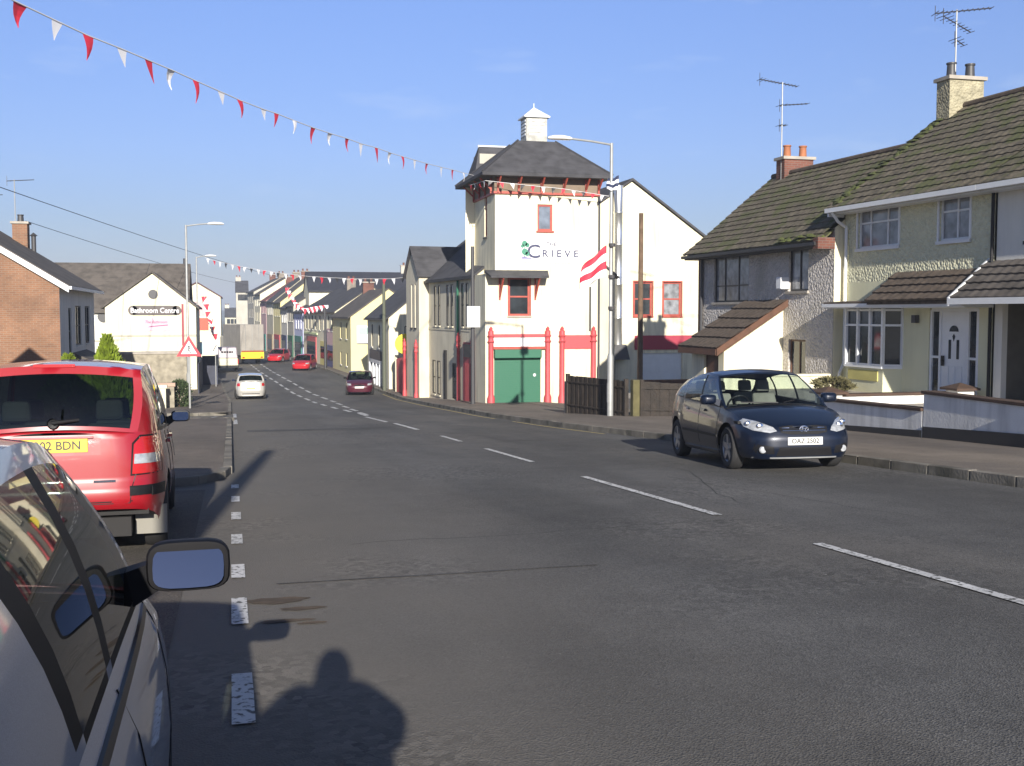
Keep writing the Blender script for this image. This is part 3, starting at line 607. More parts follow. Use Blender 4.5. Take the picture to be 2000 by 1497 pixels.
# gardens and front walls on the right
def slab(name,x0,x1,y0,y1,z,m):
    b=MB(); b.box(x0,x1,y0,y1,-4,z); return tag(b.build(name,m),kind='structure')
slab('ground_garden_white',13.55,17,9,21.95,-.62,m_concrete); slab('ground_garden_green',13.7,17,22.0,28.1,-.62,m_concrete)
slab('ground_garden_grey',13.6,17.3,28.3,39,-1.5,m_concrete)
m_wallw=mat('bright_white_render',(.80,.80,.78),.85,var=.10,vs=1.2,bump=.3,bs=22,streak=.32)
def garden_wall(label,pts,z0,z1,cap=.06,plinth=None,th=.2,capm=None,wm=None,group='low walls of the front gardens'):
    wm=wm or m_wallw
    root=thing('garden_wall',label,'wall',(pts[0][0],pts[0][1],z0),group)
    p=Vector(pts[0]); q=Vector(pts[1]); d=(q-p).normalized(); s=Vector((-d.y,d.x))*th/2
    za,zb_=z1 if isinstance(z1,tuple) else (z1,z1)
    def prism(b,e,f,w,la,lb,ta,tb):
        s2=Vector((-d.y,d.x))*(th/2+w); P=[p-d*e-s2,q+d*f-s2,q+d*f+s2,p-d*e+s2]
        b.hexa([(P[0].x,P[0].y,la),(P[1].x,P[1].y,lb),(P[2].x,P[2].y,lb),(P[3].x,P[3].y,la),(P[0].x,P[0].y,ta),(P[1].x,P[1].y,tb),(P[2].x,P[2].y,tb),(P[3].x,P[3].y,ta)])
    b=MB(); prism(b,0,0,0,z0,z0,za,zb_); b.build('wall',wm or m_white,root)
    b=MB(); prism(b,.03,.03,.05,za,zb_,za+cap,zb_+cap); b.build('coping',capm or m_brown2,root,bevel=.01)
    if plinth:
        b=MB(); prism(b,-.01,-.01,.025,z0-.2,z0-.2,plinth[0],plinth[1]); b.build('plinth',m_black,root)
    return root
m_brown2=mat('brown_coping',(.07,.042,.03),.85,var=.25)
garden_wall('white garden wall behind the blue car with a brown coping',[(13.22,22.5),(13.12,18.7)],-1.3,(-.50,-.40),plinth=(-1.02,-.78))
garden_wall('taller white garden wall nearest the right edge with a black plinth',[(13.12,18.65),(12.98,15.2)],-1.1,(-.06,-.06),plinth=(-.70,-.50))
b=MB(); b.box(12.8,13.15,14.75,15.1,-1.1,.0); b.box(12.75,13.2,14.7,15.15,.0,.08); tag(b.build('gate_pier',m_white),'white square gate pier at the end of the tall garden wall','pier')
garden_wall('bright white cross wall between the green house and white house gardens',[(13.6,22.75),(16.9,22.75)],-1.4,-.42)
garden_wall('low cream cross wall between the grey house and green house gardens',[(13.9,28.15),(17.0,28.15)],-2.0,-.28,capm=m_cream,wm=m_cream)
def pier(x,y,z0,z1,label):
    r=thing('wall_pier',label,'pier',(x,y,z0)); b=MB(); b.box(x-.22,x+.22,y-.22,y+.22,z0,z1); b.build('shaft',m_white,r)
    b=MB(); n=0; b.box(x-.32,x+.32,y-.32,y+.32,z1,z1+.05)
    c=[(x-.32,y-.32),(x+.32,y-.32),(x+.32,y+.32),(x-.32,y+.32)]
    for i in range(4): b.poly([(*c[i],z1+.05),(*c[(i+1)%4],z1+.05),(x,y,z1+.17)])
    b.build('cap',m_brown2,r)
pier(13.4,22.8,-1.4,-.36,'pyramid capped pier at the street end of the cross wall'); pier(16.6,22.4,-1.0,-.30,'pyramid capped pier beside the white front door')
# hedge by bay
def leafy(name,label,cat,cx,cy,z0,rx,ry,h,m,n=900,size=.05,cone=True,trunk=True):
    root=thing(name,label,cat,(cx,cy,z0)); b=MB()
    for i in range(n):
        t=random.random()**.8; a=random.uniform(0,2*math.pi); lump=1+.18*math.sin(a*3+t*9)+.12*math.sin(a*7-t*21)
        rr=((1-t)**1.0 if cone else math.sqrt(max(0,1-(2*t-1)**2)))*lump*random.uniform(.75,1.05)
        p=Vector((cx+rx*rr*math.cos(a),cy+ry*rr*math.sin(a),z0+h*(t if cone else t)))
        s=size*random.uniform(.6,1.5); d=Vector((math.cos(a)*.6,math.sin(a)*.6,1 if cone else random.uniform(-.3,1))).normalized(); e=d.orthogonal(); e.rotate(Matrix.Rotation(random.uniform(0,6.28),3,d))
        b.poly([p-e*s*.5,p+e*s*.5,p+d*s*2.0+e*random.uniform(-.3,.3)*s])
    b.build('crown',m,root,recalc=False)
    k=MB(); k.tube((cx,cy,z0-.2),(cx,cy,z0+h*.7),.05,.015,6)
    if cone:
        for j in range(8):
            zz=z0+h*(.1+.09*j); aa=j*2.4; rr=rx*(1-.1*j)*.6; k.tube((cx,cy,zz),(cx+rr*math.cos(aa),cy+rr*math.sin(aa),zz+.15),.015,.005,4)
    k.build('trunk',m_brown,root)
    return root
m_leafg=mat('golden_conifer_leaf',(.16,.22,.012),.7,var=.45,vs=5); m_leafd=mat('dark_shrub_leaf',(.045,.07,.025),.7,var=.5,vs=6)
leafy('shrub','low dark shrub under the white bay window','shrub',15.7,26.5,-.62,.4,.6,.38,mat('olive_leaf',(.12,.11,.05),.8,var=.4,vs=5),n=1500,size=.04,cone=False)
# timber fences
def board_fence(label,pts,zt,zb,m,group=None,wavy=0):
    root=thing('timber_fence',label,'fence',(pts[0][0],pts[0][1],zb),group); p=Vector(pts[0]); q=Vector(pts[1]); L=(q-p).length; d=(q-p).normalized(); s=Vector((-d.y,d.x)); n=int(L/.13)
    b=MB()
    for i in range(n):
        a=p+d*(i*L/n); c=p+d*((i+1.08)*L/n); o=s*(.012 if i%2 else -.012); z=zt+wavy*math.sin(math.pi*i/n)+random.uniform(-.01,.01); zz=zb-.1
        b.hexa([(a.x+o.x-s.x*.01,a.y+o.y-s.y*.01,zz),(c.x+o.x-s.x*.01,c.y+o.y-s.y*.01,zz),(c.x+o.x+s.x*.01,c.y+o.y+s.y*.01,zz),(a.x+o.x+s.x*.01,a.y+o.y+s.y*.01,zz),(a.x+o.x-s.x*.01,a.y+o.y-s.y*.01,z),(c.x+o.x-s.x*.01,c.y+o.y-s.y*.01,z),(c.x+o.x+s.x*.01,c.y+o.y+s.y*.01,z),(a.x+o.x+s.x*.01,a.y+o.y+s.y*.01,z)])
    b.build('boards',m,root)
    for t in (0,1):
        a=p+d*L*t; b=MB(); b.box(a.x-.06,a.x+.06,a.y-.06,a.y+.06,zb-.2,zt+.06); b.build('post',m,root)
    b=MB(); 
    for z in (zb+.25,zt-.2): b.tube((p.x-s.x*.04,p.y-s.y*.04,z),(q.x-s.x*.04,q.y-s.y*.04,z),.03,n=4)
    b.build('rail',m,root)
board_fence('dark timber fence behind the steel lamp post',[(10.75,34.6),(11.6,31.4)],-.55,-1.75,m_wood)
board_fence('dark timber fence between the lamp post and the blue car',[(11.95,31.0),(14.0,30.2)],-.55,-1.65,m_wood,wavy=-.05)
b=MB(); b.box(11.68,11.92,31.0,31.25,-1.75,-.5); tag(b.build('gate_post',mat('mossy_post',(.10,.09,.04),.9,var=.3,vs=4),bevel=.02),'greenish mossy gate post between the two timber fences','post')
# ------------------------------------------------------------------ cream corner tower pub
def front(y,x0):   # frame for walls facing the camera end of the street (-Y): a along +X
    return Fr((x0,y),(1,0),(0,-1))
tw=thing('pub_tower','cream three storey corner tower with hipped slate roof, red brackets and green shutter','building',(13.8,48,-2.7))
ft=front(48,0); X0,X1,XU=11.05,16.3,11.5
sh=(11.45,13.62,-2.75,-.12); wa=(13.46,14.16,5.2,6.38); wb_=(12.12,13.12,1.38,3.1)
b=MB(); panel(b,ft,X0,X1,-2.9,3.25,[sh,wb_],.14); panel(b,ft,XU,X1,3.25,7.6,[wa],.12)
b.poly([(X0,48,3.25),(XU,48,3.25),(XU,52.2,3.25),(X0,52.2,3.25)])
fl=Fr((X0,48),(0,1),(-1,0)); panel(b,fl,0,4.2,-2.9,3.25); flu=Fr((XU,48),(0,1),(-1,0)); ws=(1.6,2.1,5.0,6.9); panel(b,flu,0,4.2,3.25,7.6,[ws],.12)
b.poly([(X1,48,-2.9),(X1,54,-2.9),(X1,54,7.6),(X1,48,7.6)]); b.poly([(X0,52.2,-2.9),(X1,52.2,-2.9),(X1,52.2,7.6),(X0,52.2,7.6)]); b.build('wall',m_cream,tw)
window(tw,ft,wa,m_redframe,mat('sky_lit_glass',(.16,.19,.24),.08,spec=.8,var=.3),fw=.09,sill=m_redframe,rev=.12)
window(tw,flu,ws,m_redframe,fw=.06,sill=m_trim,rev=.12)
window(tw,ft,wb_,m_redframe,fw=.09,hs=(.5,),sill=m_concrete,rev=.14,proud=.04)
g=MB(); fbox(g,ft,sh[0],sh[1],.10,.13,sh[2],sh[3]-.35)
for i in range(26): z=sh[2]+.08+i*.085; g.box(sh[0]+.02,sh[1]-.02,48.085,48.1,z,z+.055)
s_=g.build('roller_shutter',m_green,tw); g=MB(); fbox(g,ft,sh[0]-.02,sh[1]+.0,-.22,.1,-.52,-.125); g.build('shutter_box',m_green,s_,bevel=.03)
g=MB(); g.tube((13.35,48.06,-1.3),(13.35,48.09,-1.3),.07); g.build('shutter_lock',m_whitep,s_)
def rcol(parent,x,y,z0,z1,w=.26):
    c=MB(); pr=[(w*.62,z0),(w*.62,z0+.55),(w*.42,z0+.7),(w*.40,z1-.55),(w*.6,z1-.5),(w*.42,z1-.42),(w*.42,z1-.30),(w*.6,z1-.24),(w*.45,z1-.18),(w*.45,z1-.02),(w*.25,z1+.02),(w*.30,z1+.10),(0,z1+.2)]
    c.lathe(pr,(x,y,0),n=14); return c.build('column',m_red,parent,smoothed=True)
for x in (11.28,13.92,14.6,16.1): rcol(tw,x,47.88,-2.85,.72,.28)
g=MB(); fbox(g,ft,11.35,13.85,-.12,-.0,.42,.56); g.build('fascia_moulding',m_red,tw); g=MB(); fbox(g,ft,11.35,13.85,-.16,-.0,-.12,.0); g.build('fascia_moulding',m_redframe,tw)
g=MB(); fbox(g,ft,11.42,13.8,-.06,-.0,.0,.42); fs=g.build('fascia_board',m_whitep,tw)
g=MB(); fbox(g,ft,14.7,16.0,-.07,0,-.12,.5); g.build('red_fascia',mat('salmon_red_paint',(.55,.07,.08),.6),tw)
# canopy
g=MB(); g.hexa([(11.1,47.1,3.05),(13.75,47.1,3.05),(13.95,48,3.3),(11.0,48,3.3),(11.1,47.1,3.13),(13.75,47.1,3.13),(13.95,48,3.42),(11.0,48,3.42)]); cn=g.build('window_canopy',m_slate,tw)
for x in (11.7,13.35):
    g=MB(); g.tube((x,47.3,3.0),(x,47.95,2.2),.05,n=4); g.tube((x,47.95,2.1),(x,47.95,3.1),.05,n=4); g.tube((x,47.2,3.03),(x,47.95,3.05),.05,n=4); g.build('bracket',m_redframe,cn)
# frieze, brackets, roof
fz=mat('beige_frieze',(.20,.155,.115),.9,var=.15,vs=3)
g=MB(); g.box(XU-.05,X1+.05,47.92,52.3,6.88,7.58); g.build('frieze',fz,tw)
g=MB(); g.box(XU-.09,X1+.09,47.87,52.35,6.80,6.90); g.build('frieze_moulding',m_redframe,tw)
E0,E1,D0,D1=10.75,16.75,47.2,53.2
g=MB(); k=[(E0,D0),(E1,D0),(E1,D1),(E0,D1)]; t=[(13.0,49.7),(14.8,49.7),(14.8,51.2),(13.0,51.2)]
for i in range(4):
    a,c=k[i],k[(i+1)%4]; p,q=t[i],t[(i+1)%4]; g.poly([(*a,7.66),(*c,7.66),(*q,9.45),(*p,9.45)]); g.poly([(*a,7.52),(*c,7.52),(*c,7.66),(*a,7.66)])
g.poly([(*p,7.52) for p in k]); g.poly([(*p,9.45) for p in t]); g.build('roof',m_slate,tw)
for i in range(4): g=MB(); g.tube((*k[i],7.68),(*t[i],9.46),.05,n=5); g.build('hip_tiles',m_rust,tw)
for x in [11.6,12.55,13.6,14.65,15.7,16.3]:
    g=MB(); g.tube((x,47.86,6.85),(x,47.86,7.55),.055,n=4); g.tube((x,47.86,7.05),(x,47.3,7.52),.05,n=4); g.build('bracket',m_redframe,tw)
for y in (48.4,49.6,50.8,52):
    g=MB(); g.tube((XU-.1,y,6.85),(XU-.1,y,7.55),.055,n=4); g.tube((XU-.1,y,7.05),(10.9,y,7.52),.05,n=4); g.build('bracket',m_redframe,tw)
cu=MB(); cx,cy=13.95,50.4; cu.box(cx-.5,cx+.5,cy-.5,cy+.5,9.3,10.6); co=cu.build('cupola',mat('white_lead_panels',(.40,.40,.37),.7,var=.3,vs=5),tw)
cu=MB(); 
for i in range(5): cu.box(cx-.36,cx+.36,cy-.52,cy-.49,9.75+i*.16,9.84+i*.16); cu.box(cx-.52,cx-.49,cy-.36,cy+.36,9.75+i*.16,9.84+i*.16)
cu.build('louvre',m_whitep,co)
cu=MB(); q=[(cx-.62,cy-.62),(cx+.62,cy-.62),(cx+.62,cy+.62),(cx-.62,cy+.62)]
for i in range(4): cu.poly([(*q[i],10.63),(*q[(i+1)%4],10.63),(cx,cy,11.12)])
cu.box(cx-.62,cx+.62,cy-.62,cy+.62,10.57,10.63); cu.tube((cx,cy,11.05),(cx,cy,11.3),.02); cu.build('cupola_cap',m_whitep,co)
g=MB(); g.box(cx-.7,cx+.7,cy-.65,cy+.65,9.25,9.42); g.build('cupola_flashing',m_whitep,co)
g=MB(); g.tube((16.36,47.93,-2.7),(16.36,47.93,7.3),.05); g.build('downpipe',m_rust,tw)
g=MB(); g.tube((15.95,47.93,.7),(15.95,47.93,2.7),.04); g.build('vent_pipe',m_rust,tw)
# sign on tower
sg=MB(); fbox(sg,ft,12.55,15.45,-.04,-.0,3.78,4.85); sb=sg.build('name_sign',mat('white_sign_board',(.82,.82,.80),.5),tw)
t=MB(); put_text(t,"C",.85,(13.27,47.94,4.24),(1,0,0),(0,0,1),1.1); put_text(t,"R I E V E",.44,(14.52,47.94,4.17),(1,0,0),(0,0,1),1.1); put_text(t,"THE",.22,(14.1,47.94,4.60),(1,0,0),(0,0,1),1.2)
t.build('lettering',mat('sign_navy',(.03,.035,.10),.5),sb)
t=MB(); 
for a0,a1,z0,z1 in ((13.1,15.0,3.90,3.925),(13.3,14.8,3.83,3.85)): fbox(t,ft,a0,a1,-.055,-.04,z0,z1)
t.build('underline',mat('sign_grey',(.35,.36,.38),.5),sb)
t=MB()
for (cx_,cz_,r_) in ((12.85,4.62,.13),(12.98,4.55,.10),(12.75,4.5,.08),(12.86,4.25,.15),(12.98,4.15,.10)):
    t.lathe([(0,-.012),(r_,-.012),(r_,0)],(cx_,47.945,cz_),axis='y',n=9)
fbox(t,ft,12.84,12.88,-.055,-.04,4.0,4.6); t.build('tree_emblem',mat('sign_green',(.04,.22,.14),.5),sb)
t=MB(); t.hexa([(12.7,47.945,3.93),(13.3,47.945,3.93),(13.3,47.96,3.93),(12.7,47.96,3.93),(12.75,47.945,4.05),(13.0,47.945,4.0),(13.0,47.96,4.0),(12.75,47.96,4.05)]); t.build('emblem_ground',mat('sign_purple',(.20,.18,.35),.5),sb)
# gable wing behind
wg=thing('pub_wing','cream gabled wing of the pub with red framed windows and purple-red band','building',(19.8,53.2,-3))
fg=front(53.2,0); ha=(20.05,21.05,1.35,3.1); hb_=(21.65,22.65,1.35,3.1); gd=(20.5,22.75,-3,-.55)
b=MB(); panel(b,fg,13.6,26.0,-3.2,3.9,[ha,hb_,gd],.14); b.poly([(13.6,53.2,3.9),(26.0,53.2,3.9),(19.9,53.2,8.15)])
b.poly([(13.6,53.2,-3.2),(13.6,66,-3.2),(13.6,66,3.9),(13.6,53.2,3.9)]); b.poly([(26,53.2,-3.2),(26,66,-3.2),(26,66,3.9),(26,53.2,3.9)]); b.poly([(13.6,66,-3.2),(26,66,-3.2),(26,66,3.9),(19.9,66,8.15),(13.6,66,3.9)]); b.build('wall',m_cream,wg)
fr_=Fr((0,0),(0,1),(1,0))
g=MB()
for sx,xe in ((-1,13.3),(1,26.3)):
    g.hexa([(xe,53.05,3.75),(19.9,53.05,8.22),(19.9,66.2,8.22),(xe,66.2,3.75),(xe,53.05,3.87),(19.9,53.05,8.34),(19.9,66.2,8.34),(xe,66.2,3.87)])
g.build('roof',m_slate,wg)
window(wg,fg,ha,m_redframe,fw=.09,hs=(.5,),sill=m_redframe,proud=.06,rev=.14); window(wg,fg,hb_,m_redframe,m_curtain,fw=.09,hs=(.5,),sill=m_redframe,proud=.06,rev=.14)
g=MB(); fbox(g,fg,20.1,24.5,-.07,0,-.38,.35); g.build('red_band',mat('purple_red_paint',(.34,.03,.06),.6),wg)
g=MB(); fbox(g,fg,20.5,22.75,.10,.14,-3,-.55); g.build('garage_door',m_whitep,wg)
g=MB(); g.tube((18.45,52.9,-.15),(18.45,52.9,-3.1),.07); g.tube((18.9,52.9,-.9),(18.9,52.9,-3.1),.06); g.build('duct_leg',m_rust,wg)
g=MB()
zz=-.0; prof=[(.0,0)]
fx,fy=19.05,52.85
g.lathe([(.24,0),(.24,1.3),(.255,1.32),(.255,1.38),(.24,1.4),(.24,3.0),(.255,3.02),(.255,3.08),(.24,3.1),(.24,5.0),(.255,5.02),(.255,5.08),(.24,5.1),(.24,6.6),(.255,6.62),(.255,6.68),(.24,6.7),(.24,8.0),(.0,8.0)],(fx,fy,-.1),n=24)
fo=g.build('steel_flue',m_steel,wg,smoothed=True)
g=MB(); g.hexa([(18.7,52.5,-.85),(19.6,52.5,-.85),(19.6,53.15,-.85),(18.7,53.15,-.85),(18.85,52.62,-.1),(19.45,52.62,-.1),(19.45,53.15,-.1),(18.85,53.15,-.1)]); g.build('extractor_hood',m_rust,fo)
t=MB(); 
for q in ((21.9,-.9,.28),(22.15,-.85,.2)): t.box(q[0],q[0]+q[2]*.8,53.29,53.30,q[1],q[1]+q[2]*.6)
rb=thing('roof_lantern','small slate capped roof turret behind the pub tower','roof turret',(14.0,58,6)); b=MB(); b.box(12.9,15.1,57.3,58.8,6,9.9); b.build('wall',m_greywall,rb)
b=MB(); b.hexa([(12.6,57,8.9),(15.4,57,8.9),(15.4,59,8.9),(12.6,59,8.9),(13.0,57.9,10.35),(15.2,57.9,10.35),(15.2,58.1,10.35),(13.0,58.1,10.35)]); b.build('roof',m_slate,rb); b=MB(); b.tube((12.95,58,10.38),(15.25,58,10.38),.07,n=5); b.build('ridge',m_whitep,rb)
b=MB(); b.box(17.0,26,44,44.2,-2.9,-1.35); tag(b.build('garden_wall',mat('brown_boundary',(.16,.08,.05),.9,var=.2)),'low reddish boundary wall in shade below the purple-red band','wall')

# ------------------------------------------------------------------ next building (shopfront wing of the pub)
A0=Vector((11.15,50.2)); A1=Vector((10.25,62.2)); uA=(A1-A0).normalized(); nA=Vector((-uA.y,uA.x)); LA=(A1-A0).length
def exA(root,fr):
    # projecting gable at the far end
    b=MB(); a0,a1,pb=9.0,12.0,-.55; z0=-3.6; ze,zr=3.6,5.1; win=[(9.65,9.95,.7,3.1),(10.5,10.8,.7,3.1)]
    panel(b,fr,a0,a1,z0,ze,win,.12,b=pb); b.poly([fr(a0,pb,ze),fr(a1,pb,ze),fr((a0+a1)/2,pb,zr)]); b.poly([fr(a0,pb,z0),fr(a0,1.2,z0),fr(a0,1.2,ze),fr(a0,pb,ze)]); b.poly([fr(a1,pb,z0),fr(a1,1.2,z0),fr(a1,1.2,ze),fr(a1,pb,ze)]); b.build('gable_bay',m_stonewall,root)
    for w in win: window(root,fr,w,m_trim,fw=.03,rev=.12,b=pb,sill=m_trim)
    r=MB(); m_=(a0+a1)/2
    for s in (a0-.2,a1+.2): r.hexa([fr(s,pb-.15,ze-.15),fr(m_,pb-.15,zr),fr(m_,5,zr),fr(s,5,ze-.15),fr(s,pb-.15,ze-.05),fr(m_,pb-.15,zr+.1),fr(m_,5,zr+.1),fr(s,5,ze-.05)])
    r.build('bay_roof',m_slate,root)
    for a in (9.15,11.9,2.7,.25): 
        p=fr(a,-.7 if a>9 else -.14,0); rcol(root,p.x,p.y,-3.5,-.1 if a>3 else .4,.20)
    g=MB(); fbox(g,fr,.5,2.1,-.06,0,-3.2,.1); g.build('maroon_panel',m_reddk,root)
    g=MB(); fbox(g,fr,.9,1.7,-.09,-.055,-3.2,-.9); g.build('shop_door',m_red,root)
    g=MB(); fbox(g,fr,.7,1.9,-.1,-.055,-.6,.0); g.build('dark_sign',m_rust,root)
    g=MB(); fbox(g,fr,5.3,5.7,-.08,.0,-3.3,-.4); g.build('dark_doorway',m_dark,root)
    g=MB(); g.tube(fr(3.0,-.08,-3.2),fr(3.0,-.08,3.1),.06); g.build('downpipe',m_green,root)
    g=MB(); fbox(g,fr,0,9,-.03,0,.62,.74); g.build('string_course',m_stonewall,root)
wn=[(a,a+.5,.85,2.95,m_trim) for a in (.6,1.35,2.15,4.1,4.9,6.6,7.4)]+[(a,a+.7,-2.8,-1.0,m_trim) for a in (3.6,6.6,7.6)]
row_house('greyish two storey shopfront with tall narrow windows beside the cream tower',A0,uA,nA,LA,7,-3.6,3.3,6.0,m_stonewall,m_slate,wn,rev=.05,sills=m_stonewall,name='shop_building',cat='building',extras=exA)

# ------------------------------------------------------------------ red gate, cottage and the row down the right side
gt=thing('yard_gate','red painted boarded double gate in the gap beyond the grey shopfront','gate',(9.95,63,-3.5))
for (a,c) in ((62.8,65.2),(65.3,67.8)):
    b=MB(); n=18
    for i in range(n):
        y0=a+(c-a)*i/n; y1=a+(c-a)*(i+.92)/n; xx=10.05-.016*(y0-62.8); hh=-1.35+.18*math.sin(math.pi*((y0-62.8)/5)); b.box(xx-.03,xx+.03,y0,y1,gz(y0)+.12,hh)
    b.build('gate_leaf',m_red,gt)
b=MB(); b.box(9.9,10.15,67.9,68.15,-3.7,-1.1); b.box(10.0,10.25,62.5,62.72,-3.6,-1.1); b.build('gate_post',m_cream,gt)
row_house('low pale cottage behind the red gate with slate roof',(12.6,63),(-.02,1),(-1,-.02),6,4,-3.6,-.1,1.5,m_white,m_slate,[(1.2,1.9,-1.8,-.6),(3.5,4.2,-1.8,-.6)],sills=m_trim,name='cottage')
ys_=thing('hanging_sign','round yellow hanging sign on a bracket above the red gate','sign',(9.6,66.5,-1)); b=MB(); b.lathe([(0,-.05),(.62,-.05),(.62,.05),(0,.05)],at(791,672,66.5),axis='y',n=18); b.build('sign_disc',m_yellowp,ys_)
p_=at(791,672,66.5); b=MB(); b.tube((p_.x,66.5,p_.z+.62),(p_.x,66.5,p_.z+1.05),.03); b.tube((p_.x,66.5,p_.z+1.05),(p_.x+1.2,66.5,p_.z+1.05),.03); b.build('bracket',m_trim,ys_)
hw=[(1.4,2.2,-.9,.7),(4.0,4.8,-.9,.7),(7.6,8.4,-.9,.7)]
def exB(root,fr):
    g=MB(); fbox(g,fr,3.2,8.6,-.12,0,-1.75,-1.1); g.build('shop_fascia',mat('dark_brown_fascia',(.06,.045,.05),.5),root)
    g=MB(); fbox(g,fr,3.2,8.6,-.14,-.02,-2.0,-1.76); g.build('cornice',m_whitep,root)
    g=MB(); fbox(g,fr,3.4,8.4,-.03,0,-3.5,-2.02); g.build('shop_window',m_glasshouse,root)
    for a in (3.3,4.9,6.5,8.4):
        g=MB(); g.tube(fr(a,-.1,-3.5),fr(a,-.1,-2.0),.10,n=8); g.build('column',m_whitep,root)
row_house('cream two storey shop with a dark fascia and white columns',(10.0,71.5),(-.01,1),(-1,-.01),10.5,5.2,-3.7,1.2,3.35,m_cream,m_slate,hw,sills=m_white,frame=m_trim,name='shop_building',cat='building',extras=exB)
def exC(root,fr):
    g=MB(); q=Fr((9.7,91.9),(1,0),(0,-1)); fbox(g,q,.5,2.2,-.1,-.0,-1.0,.45); g.build('billboard',m_whitep,root)
    g=MB(); fbox(g,q,.65,2.05,-.12,-.1,-.25,.3); g.build('billboard_print',mat('pale_green_print',(.35,.50,.42),.6),root)
    g=MB(); fbox(g,q,2.8,3.4,-.05,0,-3.8,-1.6); g.build('side_door',mat('orange_brown_door',(.30,.12,.04),.6),root)
row_house('pale yellow gable-ended house with a white billboard on its end wall',(9.7,92),(-.04,1),(-1,-.04),11.5,6.4,-3.9,1.2,3.5,m_yellowc,m_slate2,[(2,2.8,-.7,.7,m_trim),(5.5,6.3,-.7,.7,m_trim),(2,2.8,-3,-1.9,m_trim),(5.5,6.3,-3,-1.9,m_trim)],sills=m_white,name='gabled_house',extras=exC,chim=((10.5,1.0,.8,m_brickr),))
uD=Vector((-1.5,22)).normalized(); nD=(-uD.y,uD.x)
def exD(root,fr):
    for a0,a1,z0,z1,m,nm in ((.5,4.5,-3.8,-1.6,mat('blue_shopfront',(.05,.06,.20),.5),'blue_shopfront'),(5,9,-3.8,-1.3,mat('yellow_shopfront',(.62,.55,.20),.6),'yellow_shopfront'),(12,19,-3.8,-1.0,m_red,'red_shopfront')):
        g=MB(); fbox(g,fr,a0,a1,-.08,0,z0,z1); q=g.build(nm,m,root); g=MB(); fbox(g,fr,a0+.4,a1-.4,-.1,-.075,z0+.8,z1-.5); g.build('shop_window',m_glasshouse,q)
    g=MB(); fbox(g,fr,11,21,-.12,0,-.75,-.55); g.build('green_cornice',mat('pale_green_cornice',(.55,.65,.35),.6),root)
    g=MB(); fbox(g,fr,0,5,-.02,0,-1.55,.0); g.build('pink_wall',m_pink,root)
m_soot=mat('sooty_render',(.22,.19,.16),.9,var=.2)
row_house('long cream row with slate roof, red shopfront and many sash windows',(9.5,104),uD,nD,22,7,-4,1.65,4.0,m_cream,m_slate,[(a,a+.9,-.2,1.25,m_trim) for a in (1.2,3.4,6.2,9,12,14.5,17,19.5)],sills=m_white,name='terrace_row',extras=exD,chim=((11,.9,.9,m_soot),))
row_house('tall cream building with a broad dark slate roof and chimney above the row',(9.0,131),(1,0),(0,-1),13,9,-4.2,4.1,6.4,m_cream,mat('blue_black_slate',(.035,.037,.05),.7,var=.15),[(2,2.9,1.4,3.0,m_trim),(5,5.9,1.4,3.0,m_trim)],name='town_building',cat='building',chim=((12.3,1.6,.9,m_greywall),))
specs=[('lilac painted house with white windows',m_lilac,127.5,9,1.6,4.2,m_slate),('dark grey narrow house with green shopfront',m_greywall,137,7,2.4,5.2,m_slate2),('white house with green shop sign',m_white,144.5,8,2.2,5.6,m_slate),
 ('cream house with sunlit gable and brown roof',m_yellowc,153,10,3.0,6.6,m_slate2),('stone coloured house with tall gable',m_stonewall,163.5,10,3.2,6.8,m_slate),('pale pink narrow house with maroon roof',m_pink,174,9,3.4,6.4,mat('maroon_roof',(.16,.05,.05),.8,var=.2)),
 ('cream three storey house where the street bends',m_cream,184,11,4.6,7.4,m_slate2),('grey three storey house at the far bend',m_greywall,196,12,5.2,7.6,m_slate)]
for i,(lb,mw,y0,ln,ze,zr,mr) in enumerate(specs):
    x0=kerbR(y0)+1.0; x1=kerbR(y0+ln)+1.0; u=Vector((x1-x0,ln)).normalized(); zb=gz(y0)-.2
    w=[]
    for k in range(3):
        a=ln*(.12+.28*k)
        w.append((a,a+1,ze-1.9,ze-.45,m_trim if i%2 else m_whitep))
        if ze>4: w.append((a,a+1,ze-4.4,ze-2.9,m_trim))
    col=[mat('teal_shopfront',(.03,.20,.17),.5),mat('green_shopfront',(.02,.12,.06),.5),mat('navy_shopfront',(.02,.03,.10),.5),m_red,mat('tan_shopfront',(.30,.22,.14),.6)][i%5]
    def ex(root,fr,ln=ln,zb=zb,col=col):
        g=MB(); fbox(g,fr,ln*.1,ln*.9,-.1,0,zb,zb+2.9); q=g.build('shopfront',col,root); g=MB(); fbox(g,fr,ln*.2,ln*.8,-.13,-.09,zb+.7,zb+2.2); g.build('shop_window',m_glasshouse,q)
    row_house(lb,(x0,y0),u,(-u.y,u.x),ln,9,zb,ze,zr,mw,mr,w,sills=m_white,name='town_house',extras=ex,chim=((ln-.7,1.1,.9,m_brickr if i%2 else mat('sooty_render',(.22,.19,.16),.9,var=.2)),))
